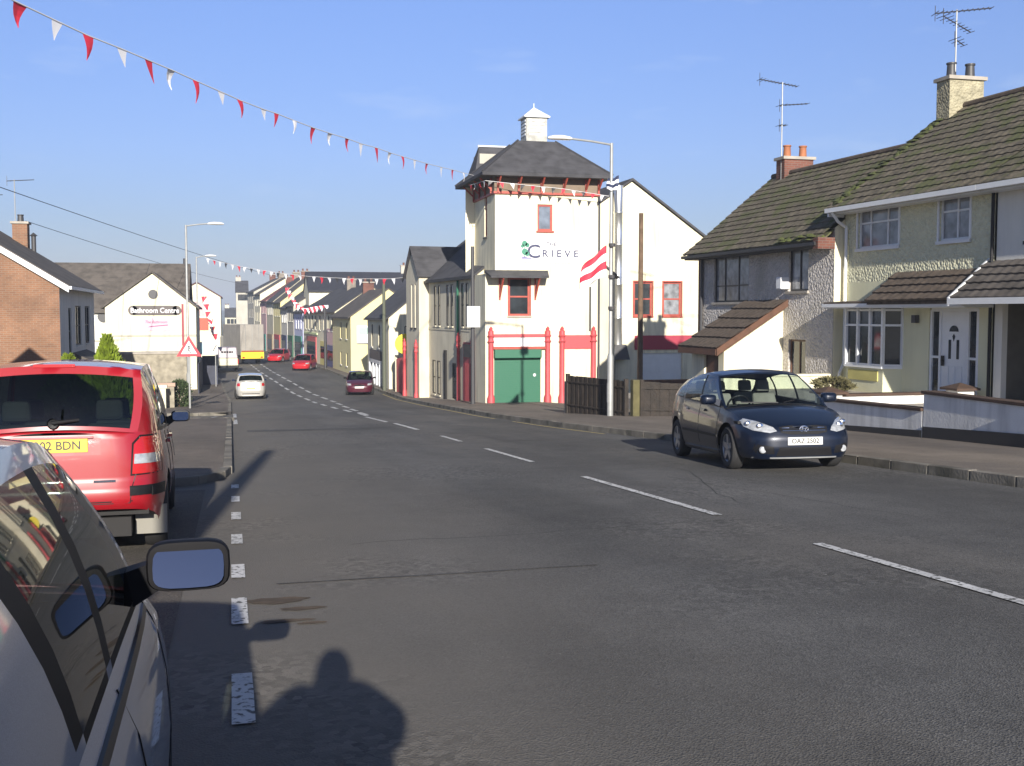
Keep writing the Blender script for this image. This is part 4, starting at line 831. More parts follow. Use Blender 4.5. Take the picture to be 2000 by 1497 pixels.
# ------------------------------------------------------------------ left side of the street
LU,LNN=(0,1),(1,0)
def exL(root,fr):
    g=MB(); 
    for a,c,z0,z1 in ((2.2,2.9,-.3,1.6),(3.4,5.2,-.1,1.7),(6.0,7.4,-.1,1.7)): pass
    p=MB(); p.hexa([fr(3.2,-1.9,-1.1),fr(7.5,-1.9,-1.1),fr(7.5,0,-.2),fr(3.2,0,-.2),fr(3.2,-1.9,-.95),fr(7.5,-1.9,-.95),fr(7.5,0,-.05),fr(3.2,0,-.05)]); p.build('porch_roof',m_slate2,root)
    for a in (4.2,7.3): p=MB(); p.tube(fr(a,-1.75,-3),fr(a,-1.75,-1.0),.09,n=6); p.build('porch_post',m_whitep,root)
    p=MB(); fbox(p,fr,4.4,7.2,-.05,0,-3,-1.2); p.build('dark_ground_floor',m_dark,root)
    g=MB(); g.tube(fr(-.0,-.42,2.5),fr(-.0,-.36,2.5),.01)
    # barge board on the near gable
    g=MB(); g.hexa([fr(-.2,-.35,2.25),fr(-.12,-.35,2.25),fr(-.12,4.6,5.35),fr(-.2,4.6,5.35),fr(-.2,-.35,2.48),fr(-.12,-.35,2.48),fr(-.12,4.6,5.58),fr(-.2,4.6,5.58)]); g.build('bargeboard',m_whitep,root)
row_house('orange brick gable-ended house with white bargeboard and shaded blue-white front',(-6.0,43),LU,LNN,10.5,9.2,-3.2,2.62,5.5,m_white,m_slate2,[(2.2,3.0,-.1,1.7,m_trim),(4.2,6.0,.2,1.8,m_trim),(7.2,8.8,.2,1.8,m_trim)],sills=m_white,mgab=m_brick,name='brick_house',gutter=m_whitep,over=.35,extras=exL)
bh=[o for o in bpy.data.objects if o.name.startswith('brick_house')][0]
chimney(bh,(-8.95,53.2),.62,.6,3.6,5.45,m_brick,pots=1,potm=m_rust)
g=MB(); g.tube((-8.45,53.3,3.6),(-8.45,53.3,4.95),.10); g.lathe([(0,5.1),(.18,4.95),(.0,4.92)],(-8.45,53.3,0),n=10); g.build('flue_pipe',m_rust,bh)
row_house('brown brick house beyond the left edge that shades the orange gable',(-5.7,19),LU,LNN,9,5.6,-2,2.9,5.3,m_brick,m_slate2,name='brick_house')
# sign gable building
def cen():
    root=thing('shop_building','cream gabled shop with a dark nameboard reading Bathroom Centre','building',(-4.9,75,-3.6)); f=front(75,0)
    b=MB(); panel(b,f,-7.75,-2.15,-3.9,1.95); b.poly([(-7.75,75,1.95),(-2.15,75,1.95),(-4.85,75,4.05)]); b.poly([(-2.15,75,-3.9),(-2.15,84,-3.9),(-2.15,84,1.95),(-2.15,75,1.95)]); b.poly([(-7.75,75,-3.9),(-7.75,84,-3.9),(-7.75,84,1.95),(-7.75,75,1.95)]); b.build('wall',m_cream,root)
    r=MB()
    for xe in (-8.0,-1.95): r.hexa([(xe,74.8,1.75),(-4.85,74.8,4.1),(-4.85,84,4.1),(xe,84,1.75),(xe,74.8,1.87),(-4.85,74.8,4.22),(-4.85,84,4.22),(xe,84,1.87)])
    r.build('roof',m_slate2,root)
    g=MB(); g.lathe([(0,-.03),(.30,-.03),(.30,.0)],(-4.8,74.97,2.72),axis='y',n=16); g.build('round_window',m_rust,root)
    g=MB(); fbox(g,f,-6.05,-3.35,-.08,0,1.38,1.98)
    for x in (-6.05,-3.35): g.lathe([(0,-.08),(.30,-.08),(.30,0)],(x,75,1.68),axis='y',n=14)
    nb=g.build('nameboard',mat('nameboard_grey',(.10,.085,.08),.6),root)
    t=MB(); put_text(t,"Bathroom Centre",.46,(-4.7,74.90,1.66),(1,0,0),(0,0,1),.90); t.build('lettering',m_flagwhite,nb)
    g=MB(); fbox(g,f,-5.75,-3.5,-.05,0,.35,1.2); sb=g.build('offer_sign',mat('pale_pink_sign',(.62,.42,.50),.6),root)
    t=MB(); put_text(t,"The Bathroom",.26,(-4.65,74.94,.92),(1,0,0),(0,0,1),.9,shear=.3); t.hexa([(-5.2,74.94,.58),(-3.9,74.94,.70),(-3.9,74.95,.70),(-5.2,74.95,.58),(-5.0,74.94,.66),(-3.9,74.94,.76),(-3.9,74.95,.76),(-5.0,74.95,.66)]); t.build('lettering',mat('mauve_print',(.28,.08,.18),.6),sb)
    g=MB(); fbox(g,f,-7.75,-2.15,-.06,0,.0,.12); g.build('string_course',m_greywall,root)
    g=MB(); fbox(g,f,-7.75,-2.15,-.05,0,-1.05,-.95); g.build('base_course',m_greywall,root)
    g=MB(); fbox(g,f,-3.05,-2.92,-.1,0,-.6,2.1); g.build('downpipe',m_reddk,root)
    return root
cen()
bk=thing('hall_building','broad slate roofed hall behind the Bathroom Centre gable with a round window','building',(-8,79,-3.6)); b=MB(); f=front(79,0); panel(b,f,-12.5,-2.9,-3.9,1.7); b.poly([(-2.9,79,-3.9),(-2.9,88,-3.9),(-2.9,88,1.7),(-2.9,83.5,4.9),(-2.9,79,1.7)]); b.build('wall',m_white,bk)
b=MB(); b.hexa([(-12.8,78.7,1.5),(-2.7,78.7,1.5),(-2.7,83.5,4.95),(-12.8,83.5,4.95),(-12.8,78.7,1.62),(-2.7,78.7,1.62),(-2.7,83.5,5.07),(-12.8,83.5,5.07)]); b.hexa([(-12.8,88.3,1.5),(-2.7,88.3,1.5),(-2.7,83.5,4.95),(-12.8,83.5,4.95),(-12.8,88.3,1.62),(-2.7,88.3,1.62),(-2.7,83.5,5.07),(-12.8,83.5,5.07)]); b.build('roof',m_slate2,bk)
b=MB(); p_=at(202,619,78.95); b.lathe([(0,-.04),(.38,-.04),(.38,.0)],p_,axis='y',n=16); b.build('round_window',m_rust,bk)
b=MB(); b.tube((-3.1,83.5,5.0),(-3.1,83.5,5.45),.12); b.build('vent_cowl',m_rust,bk)
b=MB(); b.box(-8.9,-7.8,78.9,79,-.4,-.3); b.build('string_course',m_greywall,bk)
# stone retaining wall, gate, hoarding
rw=thing('retaining_wall','tall rubble stone retaining wall below the cream gabled shop','wall',(-3.6,58,-3.3)); b=MB(); b.box(-5.6,-2.15,58,58.5,-3.6,-.55); b.build('wall',m_stone,rw); b=MB(); b.box(-5.65,-2.1,57.95,58.55,-.55,-.45); b.build('coping',m_concrete,rw)
rw=thing('retaining_wall','lower stone wall with a pinkish coping left of the lamp post','wall',(-3.2,51,-3)); b=MB(); b.box(-4.2,-2.45,51,51.3,-3.2,-1.75); b.build('wall',m_stone,rw); b=MB(); b.box(-4.25,-2.4,50.95,51.35,-1.75,-1.6); b.build('coping',mat('pink_coping',(.45,.32,.25),.9),rw)
b=MB(); b.box(-3.15,-2.75,49.9,50.3,-3,-1.75); b.box(-3.2,-2.7,49.85,50.35,-1.75,-1.62); tag(b.build('gate_pier',m_cream),'cream gate pier beside the brown gate on the left pavement','pier')
b=MB(); 
for i in range(6): b.box(-4.05+i*.15,-3.92+i*.15,50.0,50.04,-2.85,-1.85)
b.box(-4.05,-3.17,50.04,50.08,-2.1,-2.0); b.box(-4.05,-3.17,50.04,50.08,-2.75,-2.65); tag(b.build('garden_gate',m_brown),'small brown boarded gate behind the red car mirror','gate')
hd=thing('hoarding','dark navy board fence under the pale blue road sign','fence',(-1.7,77,-3.6)); b=MB()
for i in range(14): y0=70+i*.75; b.box(-1.95,-1.90,y0,y0+.72,-3.7,-1.6)
b.box(-1.95,-.9,80.5,80.56,-3.7,-1.5); b.build('boards',mat('navy_boards',(.02,.025,.05),.6,var=.3,vs=2),hd)
# far left buildings
def exF(root,fr):
    q=Fr((-6.5,141.9),(1,0),(0,-1)); g=MB(); fbox(g,q,1.5,5.0,-.12,0,-.6,.55); s=g.build('shop_sign',mat('orange_red_sign',(.55,.10,.05),.6),root)
    g=MB(); fbox(g,q,2.6,3.9,-.06,0,.9,2.6); g.build('wall_poster',m_pink,root)
fl_=thing('town_house','cream gable-ended house with a red sign on the far left','house',(-4,142,-4)); q=front(142,0)
b=MB(); panel(b,q,-7.0,-1.1,-4.3,3.6); b.poly([(-7,142,3.6),(-1.1,142,3.6),(-3.9,142,5.2)]); b.poly([(-1.1,142,-4.3),(-1.1,156,-4.3),(-1.1,156,3.6),(-1.1,142,3.6)]); b.build('wall',m_cream,fl_)
b=MB()
for xe in (-7.3,-.9): b.hexa([(xe,141.8,3.4),(-3.9,141.8,5.25),(-3.9,156,5.25),(xe,156,3.4),(xe,141.8,3.55),(-3.9,141.8,5.4),(-3.9,156,5.4),(xe,156,3.55)])
b.build('roof',mat('maroon_slate',(.10,.05,.055),.8,var=.2),fl_)
b=MB(); fbox(b,q,-5.6,-2.6,-.12,0,-.6,.9); b.build('shop_sign',mat('orange_red_sign',(.50,.09,.05),.6),fl_)
b=MB(); fbox(b,q,-4.6,-3.0,-.06,0,1.2,2.9); b.build('wall_poster',m_pink,fl_)
for y0,ln,mw,ze,zr,lb in ((106,14,m_greywall,1.0,3.2,'low grey shop behind the parked white van'),(160,16,m_stonewall,3.0,5.2,'grey terrace past the far cream gable'),(178,20,m_white,2.6,5.2,'white terrace at the far left bend')):
    xk=kerbL(y0)-3.6; xk2=kerbL(y0+ln)-3.6; u=Vector((xk2-xk,ln)).normalized()
    row_house(lb,(xk,y0),u,(u.y,-u.x),ln,8,gz(y0)-.3,ze,zr,mw,m_slate,[(a,a+1,ze-2,ze-.5,m_trim) for a in (2,6,10)],name='town_house')
# closing buildings at the far end of the street
for px0,px1,y0,zr,mw,lb in ((462,486,262,9.0,m_greywall,'grey building closing the view at the end of the street'),(440,464,330,3.0,m_stonewall,'low pale building at the far end of the street')):
    a=at(px0,650,y0); c=at(px1,650,y0); row_house(lb,(a.x,y0),(1,0),(0,-1),c.x-a.x,10,gz(y0)-.5,zr-2.6,zr,mw,m_slate,[( (c.x-a.x)*t,(c.x-a.x)*t+.9,zr-4.6,zr-3.2,m_trim) for t in (.15,.45,.75)],name='town_house',chim=((.6,1.2),))
leafy('conifer','golden green conifer behind the red car roof, the taller one','conifer tree',-4.1,40.0,-2.25,1.15,1.05,2.85,m_leafg,n=5200,size=.10)
leafy('conifer','golden green conifer left of the taller one, broad and low','conifer tree',-5.35,40.0,-2.2,1.2,1.1,2.15,m_leafg,n=4600,size=.10)
leafy('shrub','dark green shrub by the left lamp post base','shrub',-2.3,52.2,-2.9,.45,.45,1.3,m_leafd,n=1600,size=.07,cone=False)
m_mirror=mat('mirror_glass',(.24,.28,.35),.03,metal=1)
# ------------------------------------------------------------------ cars
def polygrid(pts, cuts=5):       # 2-D polygon -> triangulated, subdivided points/faces
    bm=bmesh.new(); vs=[bm.verts.new((p[0],p[1],0)) for p in pts]; f=bm.faces.new(vs)
    bmesh.ops.triangulate(bm,faces=[f])
    if cuts: bmesh.ops.subdivide_edges(bm,edges=bm.edges[:],cuts=cuts,use_grid_fill=True)
    bm.verts.ensure_lookup_table(); v=[(a.co.x,a.co.y) for a in bm.verts]; fs=[tuple(q.index for q in g.verts) for g in bm.faces]; bm.free(); return v,fs
def make_car(name,label,cat,p,detail=2,group=None):
    """local axes: +Y nose, +X right side, Z up"""
    root=thing(name,label,cat,(0,0,0),group)
    W=p['W']; yf,yr=p['yf'],p['yr']; ya,yb=p['ya'],p['yb']; wr=p.get('wr',.31); Ra=wr+.06; sill=p.get('sill',.2); kb=p.get('kb',.92)
    paint=p['paint']; zbt=p['belt']; roof=p['roof']; cols=p['cols']; nf,nr=p.get('nf',3.6),p.get('nr',4.5)
    def Wy(y):
        t=(y-.1)/(yf-.1) if y>.1 else (.1-y)/(.1-yr); n=nf if y>.1 else nr
        return W*max(0,1-abs(t)**n)**(1/n)
    def shear(y,z):
        if y>ya: return -interp(p['nose'],z)*min(1,((y-ya)/(yf-ya)))**1.5
        if y<yb: return interp(p['tail'],z)*min(1,((yb-y)/(yb-yr)))**1.5
        return 0
    def xk(t): return interp([(0,.90),(.10,.955),(.3,.99),(.48,1.0),(.7,.985),(.88,.955),(1,kb)],t)
    ys=set()
    for k in range(33): ys.add(round(yr+(yf-yr)*k/32,4))
    for c in (ya,yb):
        for k in range(-10,11): ys.add(round(c+Ra*math.sin(k*math.pi/20),4))
        ys.add(round(c-Ra-.01,4)); ys.add(round(c+Ra+.01,4))
    for q in (.004,.015,.035,.07,.12,.18): ys.add(round(yf-q,4)); ys.add(round(yr+q,4))
    ys.add(yf-.0005); ys.add(yr+.0005)
    ys=sorted(y for y in ys if yr<y<yf)
    def zb(y): return smooth(zbt,y)
    def zlow(y):
        z=interp(p['low'],y) if 'low' in p else sill
        for c in (ya,yb):
            d=abs(y-c)
            if d<=Ra+.001: z=max(z,wr+math.sqrt(max(0,Ra*Ra-d*d)))
        return z
    NR=14
    rows={-1:[],1:[]}; deck=[]
    for y in ys:
        z0,z1=zlow(y),zb(y); 
        for s in (-1,1):
            r=[]
            for i in range(NR+1):
                z=z0+(z1-z0)*i/NR; t=(z-sill)/(z1-sill); r.append((s*Wy(y)*xk(t),y+shear(y,z),z))
            rows[s].append(r)
    b=MB()
    for s in (-1,1): b.grid(rows[s])
    # close front and rear to the centre line
    for idx in (0,-1): b.grid([rows[-1][idx],rows[1][idx]])
    cr=p.get('crown',.05); ycf=cols[0][0]; ycr=cols[-1][0]; 
    def decks(sel):
        R_=[]
        for y in sel:
            x1=Wy(y)*kb; z1=zb(y); sh_=shear(y,z1); r=[]
            for j in range(-8,9):
                u=j/8; r.append((u*x1,y+sh_,z1+cr*min(1,x1/W*1.2)*(1-u*u)**.8 if abs(u)<1 else z1))
            R_.append(r)
        b.grid(R_)
    decks([y for y in ys if y>=ycf-.12]); 
    rs=[y for y in ys if y<=ycr+.06]
    if len(rs)>1: decks(rs)
    body=b.build('body',paint,root,smoothed=True,angle=38,merge=True,local=True)
    # greenhouse
    zr=lambda y: smooth(roof,y)
    wrl=p.get('wroof',.74)*W
    def xr(y): 
        return wrl*interp(p.get('rooftaper',[(-9,1),(9,1)]),y)
    cs=cols; v1,v2=.05,p.get('v2',.93)
    def side(s,ci,v,tt=0):     # ci column index (float)
        i=min(int(ci),len(cs)-2); f=ci-i; yb_=cs[i][0]+(cs[i+1][0]-cs[i][0])*f; yt_=cs[i][1]+(cs[i+1][1]-cs[i][1])*f
        xb=Wy(yb_)*kb; X=xb+(xr(yt_)-xb)*v+.028*math.sin(math.pi*v); Y=yb_+(yt_-yb_)*v; Z=zb(yb_)+(zr(yt_)-zb(yb_))*v
        return Vector((s*X,Y+ shear(yb_,zb(yb_))*(1-v),Z))
    P=MB(); T=MB(); glasses=[]
    nv=5
    for s in (-1,1):
        for i in range(len(cs)-1):
            isw=i in p['win']
            m=4
            def cell(mb,va,vb,k):
                mb.grid([[side(s,i+j/m,va+(vb-va)*q/k) for j in range(m+1)] for q in range(k+1)])
            cell(P,0,v1,1) if False else cell(T if isw else P,0,v1,1)
            cell(P,v2,1,2)
            if isw:
                g=MB(); cell(g,v1,v2,nv); glasses.append(('side_window',g))
            elif i in p.get('blackp',()): cell(T,v1,v2,nv)
            else: cell(P,v1,v2,nv)
    bf,bt,br,brt=p.get('scr',.16),.07,p.get('rscr',.08),.04
    zc=p.get('rcrown',.05)
    def scr(front,u,v):
        ci=0 if front else len(cs)-1; a=side(1,ci,0); c=side(1,ci,1); y0=a.y+(bf if front else -br)*(1-u*u); y1=c.y+(bt if front else -brt)*(1-u*u)
        z0=a.z+cr*.9*(1-u*u); z1=c.z+zc*(1-u*u); bulge=(.03 if front else -.02)*math.sin(math.pi*v)
        if v>=0: pass
        X=a.x+(c.x-a.x)*v+.028*math.sin(math.pi*v)
        return Vector((u*X,y0+(y1-y0)*v+bulge*(1-u*u),z0+(z1-z0)*v))
    for front in (True,False):
        vr0=.03 if front else p.get('rv0',.08); vr1=.95 if front else p.get('rv1',.9); uu=.955 if front else p.get('ru',.88)
        us=[-1,-uu]+[-uu+2*uu*k/12 for k in range(1,12)]+[uu,1]; vs=[0,vr0]+[vr0+(vr1-vr0)*k/6 for k in range(1,6)]+[vr1,1]
        for j in range(len(us)-1):
            for k in range(len(vs)-1):
                q=[scr(front,us[j],vs[k]),scr(front,us[j+1],vs[k]),scr(front,us[j+1],vs[k+1]),scr(front,us[j],vs[k+1])]
                if 0<j<len(us)-2 and 0<k<len(vs)-2: continue
                (T if (front and k==0) else P).poly(q)
        g=MB(); g.grid([[scr(front,-uu+2*uu*j/12,vr0+(vr1-vr0)*k/6) for j in range(13)] for k in range(7)]); glasses.append(('windscreen' if front else 'rear_window',g))
    ym=14; ct=len(cs)-1
    rr=[]
    for k in range(ym+1):
        f=k/ym; r=[]
        for j in range(-8,9):
            u=j/8; A=scr(True,u,1); B=scr(False,u,1); Y=A.y+(B.y-A.y)*f
            ys_=side(1,0,1).y+(side(1,ct,1).y-side(1,0,1).y)*f
            r.append((u*(xr(ys_)),Y,zr(ys_)+zc*(1-u*u)))
        rr.append(r)
    P.grid(rr)
    P.build('roof_and_pillars',paint,root,smoothed=True,angle=50,merge=True,local=True)
    T.build('window_trim',p.get('trimm',m_trim),root,smoothed=True,merge=True,local=True)
    for nm,g in glasses: g.build(nm,p.get('glass',m_carglass) if nm!='rear_window' else p.get('rglass',p.get('glass',m_carglass)),root,smoothed=True,merge=True,local=True)
    # interior and underbody
    I=MB(); xi=W*kb-.10; I.box(-xi,xi,yb-.1,ya-.35,.30,.36); zz=zb(0)
    I.grid([[(-xi,yb-.3,.3),(-xi,ya-.3,.3)],[(-xi,yb-.3,zz-.04),(-xi,ya-.3,zz-.04)]]); I.grid([[(xi,yb-.3,.3),(xi,ya-.3,.3)],[(xi,yb-.3,zz-.04),(xi,ya-.3,zz-.04)]])
    dash_y=cols[0][0]-.15; I.box(-xi,xi,dash_y-.35,dash_y+.25,.4,zb(dash_y)-.03); I.box(-xi,xi,max(ycr+.02,yr+.15),yb+.15,.35,zz-.22)
    I.build('interior',m_dark,root,local=True)
    st=p.get('seat',m_seat)
    for sx in (-1,1):
        for yy in (p.get('seaty',-.15),p.get('seaty',-.15)-.85):
            B=MB(); B.hexa([(sx*.38-.24,yy-.12,.4),(sx*.38+.24,yy-.12,.4),(sx*.38+.24,yy+.42,.4),(sx*.38-.24,yy+.42,.4),(sx*.38-.24,yy-.12,.62),(sx*.38+.24,yy-.12,.62),(sx*.38+.24,yy+.42,.64),(sx*.38-.24,yy+.42,.64)])
            B.hexa([(sx*.38-.24,yy-.2,.55),(sx*.38+.24,yy-.2,.55),(sx*.38+.24,yy-.06,.58),(sx*.38-.24,yy-.06,.58),(sx*.38-.19,yy-.36,1.08),(sx*.38+.19,yy-.36,1.08),(sx*.38+.19,yy-.26,1.1),(sx*.38-.19,yy-.26,1.1)])
            B.hexa([(sx*.38-.12,yy-.38,1.12),(sx*.38+.12,yy-.38,1.12),(sx*.38+.12,yy-.28,1.12),(sx*.38-.12,yy-.28,1.12),(sx*.38-.11,yy-.40,1.30),(sx*.38+.11,yy-.40,1.30),(sx*.38+.11,yy-.31,1.30),(sx*.38-.11,yy-.31,1.30)])
            B.build('seat',st,root,bevel=.035,local=True)
    if detail>1:
        B=MB(); c=Vector((.38,dash_y-.48,.92)); ax=Vector((0,-.85,.5)).normalized(); e1=Vector((1,0,0)); e2=ax.cross(e1)
        pts=[c+(e1*math.cos(k*math.pi/12)+e2*math.sin(k*math.pi/12))*.18 for k in range(25)]; B.path(pts,.016,6); B.tube(c-e1*.17,c+e1*.17,.02); B.tube(c,c-ax*-.0+Vector((0,.3,-.15)),.03); B.build('steering_wheel',m_trim,root,smoothed=True,local=True)
    U=MB(); U.box(-W+.30,W-.30,yr+.15,yf-.3,.17,.33); U.box(-W*.9,W*.9,yb+Ra+.02,ya-Ra-.02,.19,.32); 
    for c in (ya,yb): U.box(-W+.3,W-.3,c-Ra-.05,c+Ra+.05,.3,wr+Ra+.04); U.box(-W*.93,W*.93,c-Ra-.03,c+Ra+.03,wr+Ra-.01,wr+Ra+.03) if c==ya else None
    U.build('underbody',m_dark,root,local=True)
    # wheels
    tw_=.195
    for sx in (-1,1):
        for c in (ya,yb):
            xo=W*.965*sx; B=MB(); d=-sx
            pf=[(wr*.64,0),(wr*.70,-.012),(wr*.9,-.008),(wr*.985,.02),(wr,.05),(wr,tw_-.05),(wr*.97,tw_-.015),(wr*.7,tw_),(wr*.6,tw_)]
            B.lathe([(r_,d*h) for r_,h in pf],(xo,c,wr),axis='x',n=36); wh=B.build('wheel',m_rubber,root,smoothed=True,local=True)
            wh.data.update()
            B=MB(); B.lathe([(wr*.68,d*.0),(wr*.62,d*.018),(wr*.60,d*.07),(wr*.3,d*.08),(0,d*.08)],(xo,c,wr),axis='x',n=36)
            ns=p.get('spokes',5)
            for k in range(ns):
                t=2*math.pi*k/ns+.3; v=Vector((0,math.cos(t),math.sin(t))); w=Vector((0,-math.sin(t),math.cos(t))); o=Vector((xo,c,wr)); X=Vector((d,0,0))
                q0,q1=v*wr*.10,v*wr*.63; a_,c_=.052,.034
                B.hexa([o+q0-w*a_+X*.06,o+q0+w*a_+X*.06,o+q1+w*c_+X*.05,o+q1-w*c_+X*.05,o+q0-w*a_+X*.015,o+q0+w*a_+X*.015,o+q1+w*c_+X*.006,o+q1-w*c_+X*.006])
            B.lathe([(0,d*.002),(.05,d*.004),(.055,d*.03)],(xo,c,wr),axis='x',n=14)
            B.build('rim',p.get('rim',m_alloy),wh,smoothed=True,angle=30,local=True)
    # projection helpers
    bvh=BVHTree.FromPolygons([v.co.copy() for v in body.data.vertices],[tuple(q.vertices) for q in body.data.polygons])
    def decal(nm,pts,m,side_,parent=None,off=.006,cuts=5,thick=.0):
        """side_: 'f','r' pts=(x,z); 'R','L' pts=(y,z)"""
        v,fs=polygrid(pts,cuts); b=MB(); ok=[]
        for (a,c) in v:
            if side_=='f': o=Vector((a,yf+1,c)); d=Vector((0,-1,0))
            elif side_=='r': o=Vector((a,yr-1,c)); d=Vector((0,1,0))
            elif side_=='R': o=Vector((W+1,a,c)); d=Vector((-1,0,0))
            elif side_=='T': o=Vector((a,c,3)); d=Vector((0,0,-1))
            else: o=Vector((-W-1,a,c)); d=Vector((1,0,0))
            h=bvh.ray_cast(o,d)
            if h[0] is None: b.v.append(None)
            else: b.v.append(h[0]-d*off)
        good=[f for f in fs if all(b.v[i] is not None for i in f)]
        b.v=[q if q is not None else Vector((0,0,.5)) for q in b.v]; b.f=good
        # rim skirt for thickness
        cnt={}
        for f in good:
            for i in range(len(f)):
                e=(f[i],f[(i+1)%len(f)]); k=tuple(sorted(e)); cnt.setdefault(k,[]).append(e)
        dd={'f':Vector((0,-1,0)),'r':Vector((0,1,0)),'R':Vector((-1,0,0)),'L':Vector((1,0,0)),'T':Vector((0,0,-1))}[side_]*(off+.004)
        for k,es in cnt.items():
            if len(es)==1:
                i,j=es[0]; n=len(b.v); b.v += [b.v[i]+dd,b.v[j]+dd]; b.f.append((i,j,n+1,n))
        return b.build(nm,m,parent or root,smoothed=True,angle=40,local=True)
    def hit(a,c,side_):
        if side_=='f': o=Vector((a,yf+1,c)); d=Vector((0,-1,0))
        elif side_=='r': o=Vector((a,yr-1,c)); d=Vector((0,1,0))
        elif side_=='R': o=Vector((W+1,a,c)); d=Vector((-1,0,0))
        else: o=Vector((-W-1,a,c)); d=Vector((1,0,0))
        h=bvh.ray_cast(o,d); return h[0] if h[0] is not None else None
    def line(pts,side_,w=.008,nm='door_seam',m=m_trim,off=.002):      # seam following the body
        q=[]
        for (a,c),(a2,c2) in zip(pts,pts[1:]):
            for k in range(7): q.append((a+(a2-a)*k/7,c+(c2-c)*k/7))
        q.append(pts[-1]); b=MB(); hp=[hit(a,c,side_) for a,c in q]; hp=[h for h in hp if h is not None]
        b.path([h for h in hp],w,4); return b.build(nm,m,root,local=True)
    # mirrors
    mz=zb(cs[0][0]-.25)+.06; my=cs[0][0]-.32
    for sx in (-1,1):
        base=side(sx,.6,.05); mo=p.get('mir',1.0); c=Vector((sx*(W*kb+p.get('mirx',.15)*mo),my,mz+.06))
        B=MB(); n=12; ring=[]
        for (dx,dy,sc) in ((0,.10,.35),(0,.085,.72),(0,.04,.96),(0,-.02,1.0),(0,-.035,.95),(0,-.036,.86)):
            r=[]
            for k in range(24):
                t=2*math.pi*k/24; ex=abs(math.cos(t))**.5*(1 if math.cos(t)>=0 else -1); ez=abs(math.sin(t))**.5*(1 if math.sin(t)>=0 else -1)
                r.append(c+Vector((ex*.125*sc*mo,dy,ez*.078*sc*mo)))
            ring.append(r+[r[0]])
        B.grid(ring); B.poly(ring[0][:-1]); B.poly(ring[-1][:-1][::-1])
        B.hexa([c+Vector((-sx*.07,.05,-.06)),c+Vector((-sx*.07,-.01,-.06)),Vector((base.x-sx*.02,my-.03,mz-.06)),Vector((base.x-sx*.02,my+.08,mz-.06)),c+Vector((-sx*.07,.05,.02)),c+Vector((-sx*.07,-.01,.02)),Vector((base.x-sx*.02,my-.03,mz+.05)),Vector((base.x-sx*.02,my+.08,mz+.05))])
        mr=B.build('door_mirror',p.get('mirpaint',m_trim),root,smoothed=True,angle=50,merge=True,local=True)
        B=MB(); r=[]
        for k in range(24):
            t=2*math.pi*k/24; ex=abs(math.cos(t))**.5*(1 if math.cos(t)>=0 else -1); ez=abs(math.sin(t))**.5*(1 if math.sin(t)>=0 else -1)
            r.append(c+Vector((ex*.105*mo,-.050+.32*ez*.060*mo,ez*.060*mo)))
        B.poly(r); B.build('mirror_glass',m_mirror,mr,local=True)
    def plate(face,txt,z,yel,w=.52,h=.112,x=0):
        q=hit(x,z,face); s=1 if face=='f' else -1; b=MB(); y0=q.y+s*.012; b.box(x-w/2,x+w/2,min(y0,y0-s*.03),max(y0,y0-s*.03),z-h/2,z+h/2)
        o=b.build('number_plate',m_platey if yel else m_platew,root,local=True,bevel=.003)
        t=MB(); put_text(t,txt,.098,(x,y0+s*.001,z-.002),(-1,0,0) if face=='f' else (1,0,0),(0,0,1),.95,extr=.0015); t.build('plate_lettering',m_black,o,local=True)
    return dict(root=root,body=body,decal=decal,hit=hit,line=line,plate=plate,side=side,scr=scr,zb=zb,Wy=Wy,W=W,kb=kb)
def place(car,x,y,heading,dz=0):     # heading = rotation about Z of the nose; the car sits on the sloping road
    r=car['root'] if isinstance(car,dict) else car
    e=1.3; sl_=(gz(y+e)-gz(y-e))/(2*e); M=Matrix.Rotation(math.atan(sl_),4,'X')@Matrix.Rotation(heading,4,'Z')
    r.matrix_world=Matrix.Translation((x,y,gz(y)+dz))@M
def door_lines(c,ys,zlo,zb_off=.0,sides='RL'):
    for s in sides:
        for y in ys: 
            if isinstance(y,list): c['line'](y,s,.005)
            else: c['line']([(y,zlo),(y,c['zb'](y)-.01)],s,.005)
m_mirblk=mat('black_mirror_shell',(.008,.008,.010),.6,spec=.12)
# --- blue hatchback (right, facing us)
navy=paint_mat('navy_metallic_paint',(.004,.009,.025),metal=.2,rough=.35,coat=.5)
bl=make_car('parked_car','dark navy blue five door hatchback parked facing the camera on the right','car',dict(W=.885,yf=2.20,yr=-2.08,ya=1.30,yb=-1.32,wr=.32,paint=navy,kb=.93,crown=.07,nf=5.0,nr=6,
  belt=[(-2.1,1.02),(-1.6,1.05),(-.6,.99),(.6,.925),(1.0,.90),(1.5,.83),(1.85,.745),(2.18,.64)],roof=[(-1.4,1.30),(-.9,1.37),(-.3,1.43),(.0,1.44),(.38,1.385)],
  cols=[(1.12,.36),(.98,.24),(.02,-.06),(-.07,-.14),(-.92,-.84),(-1.00,-.91),(-1.34,-1.02),(-1.84,-1.32)],win=(1,3,5),blackp=(2,),low=[(-2.1,.32),(-1.75,.24),(-.9,.19),(.9,.19),(1.7,.2),(2.1,.2)],
  nose=[(.2,.05),(.35,0),(.5,.0),(.62,.05),(.75,.20),(.95,.4)],tail=[(.3,.06),(.5,0),(.7,.03),(1.0,.12)],seat=m_seatl,rv0=.12,mirpaint=navy))
D=bl['decal']
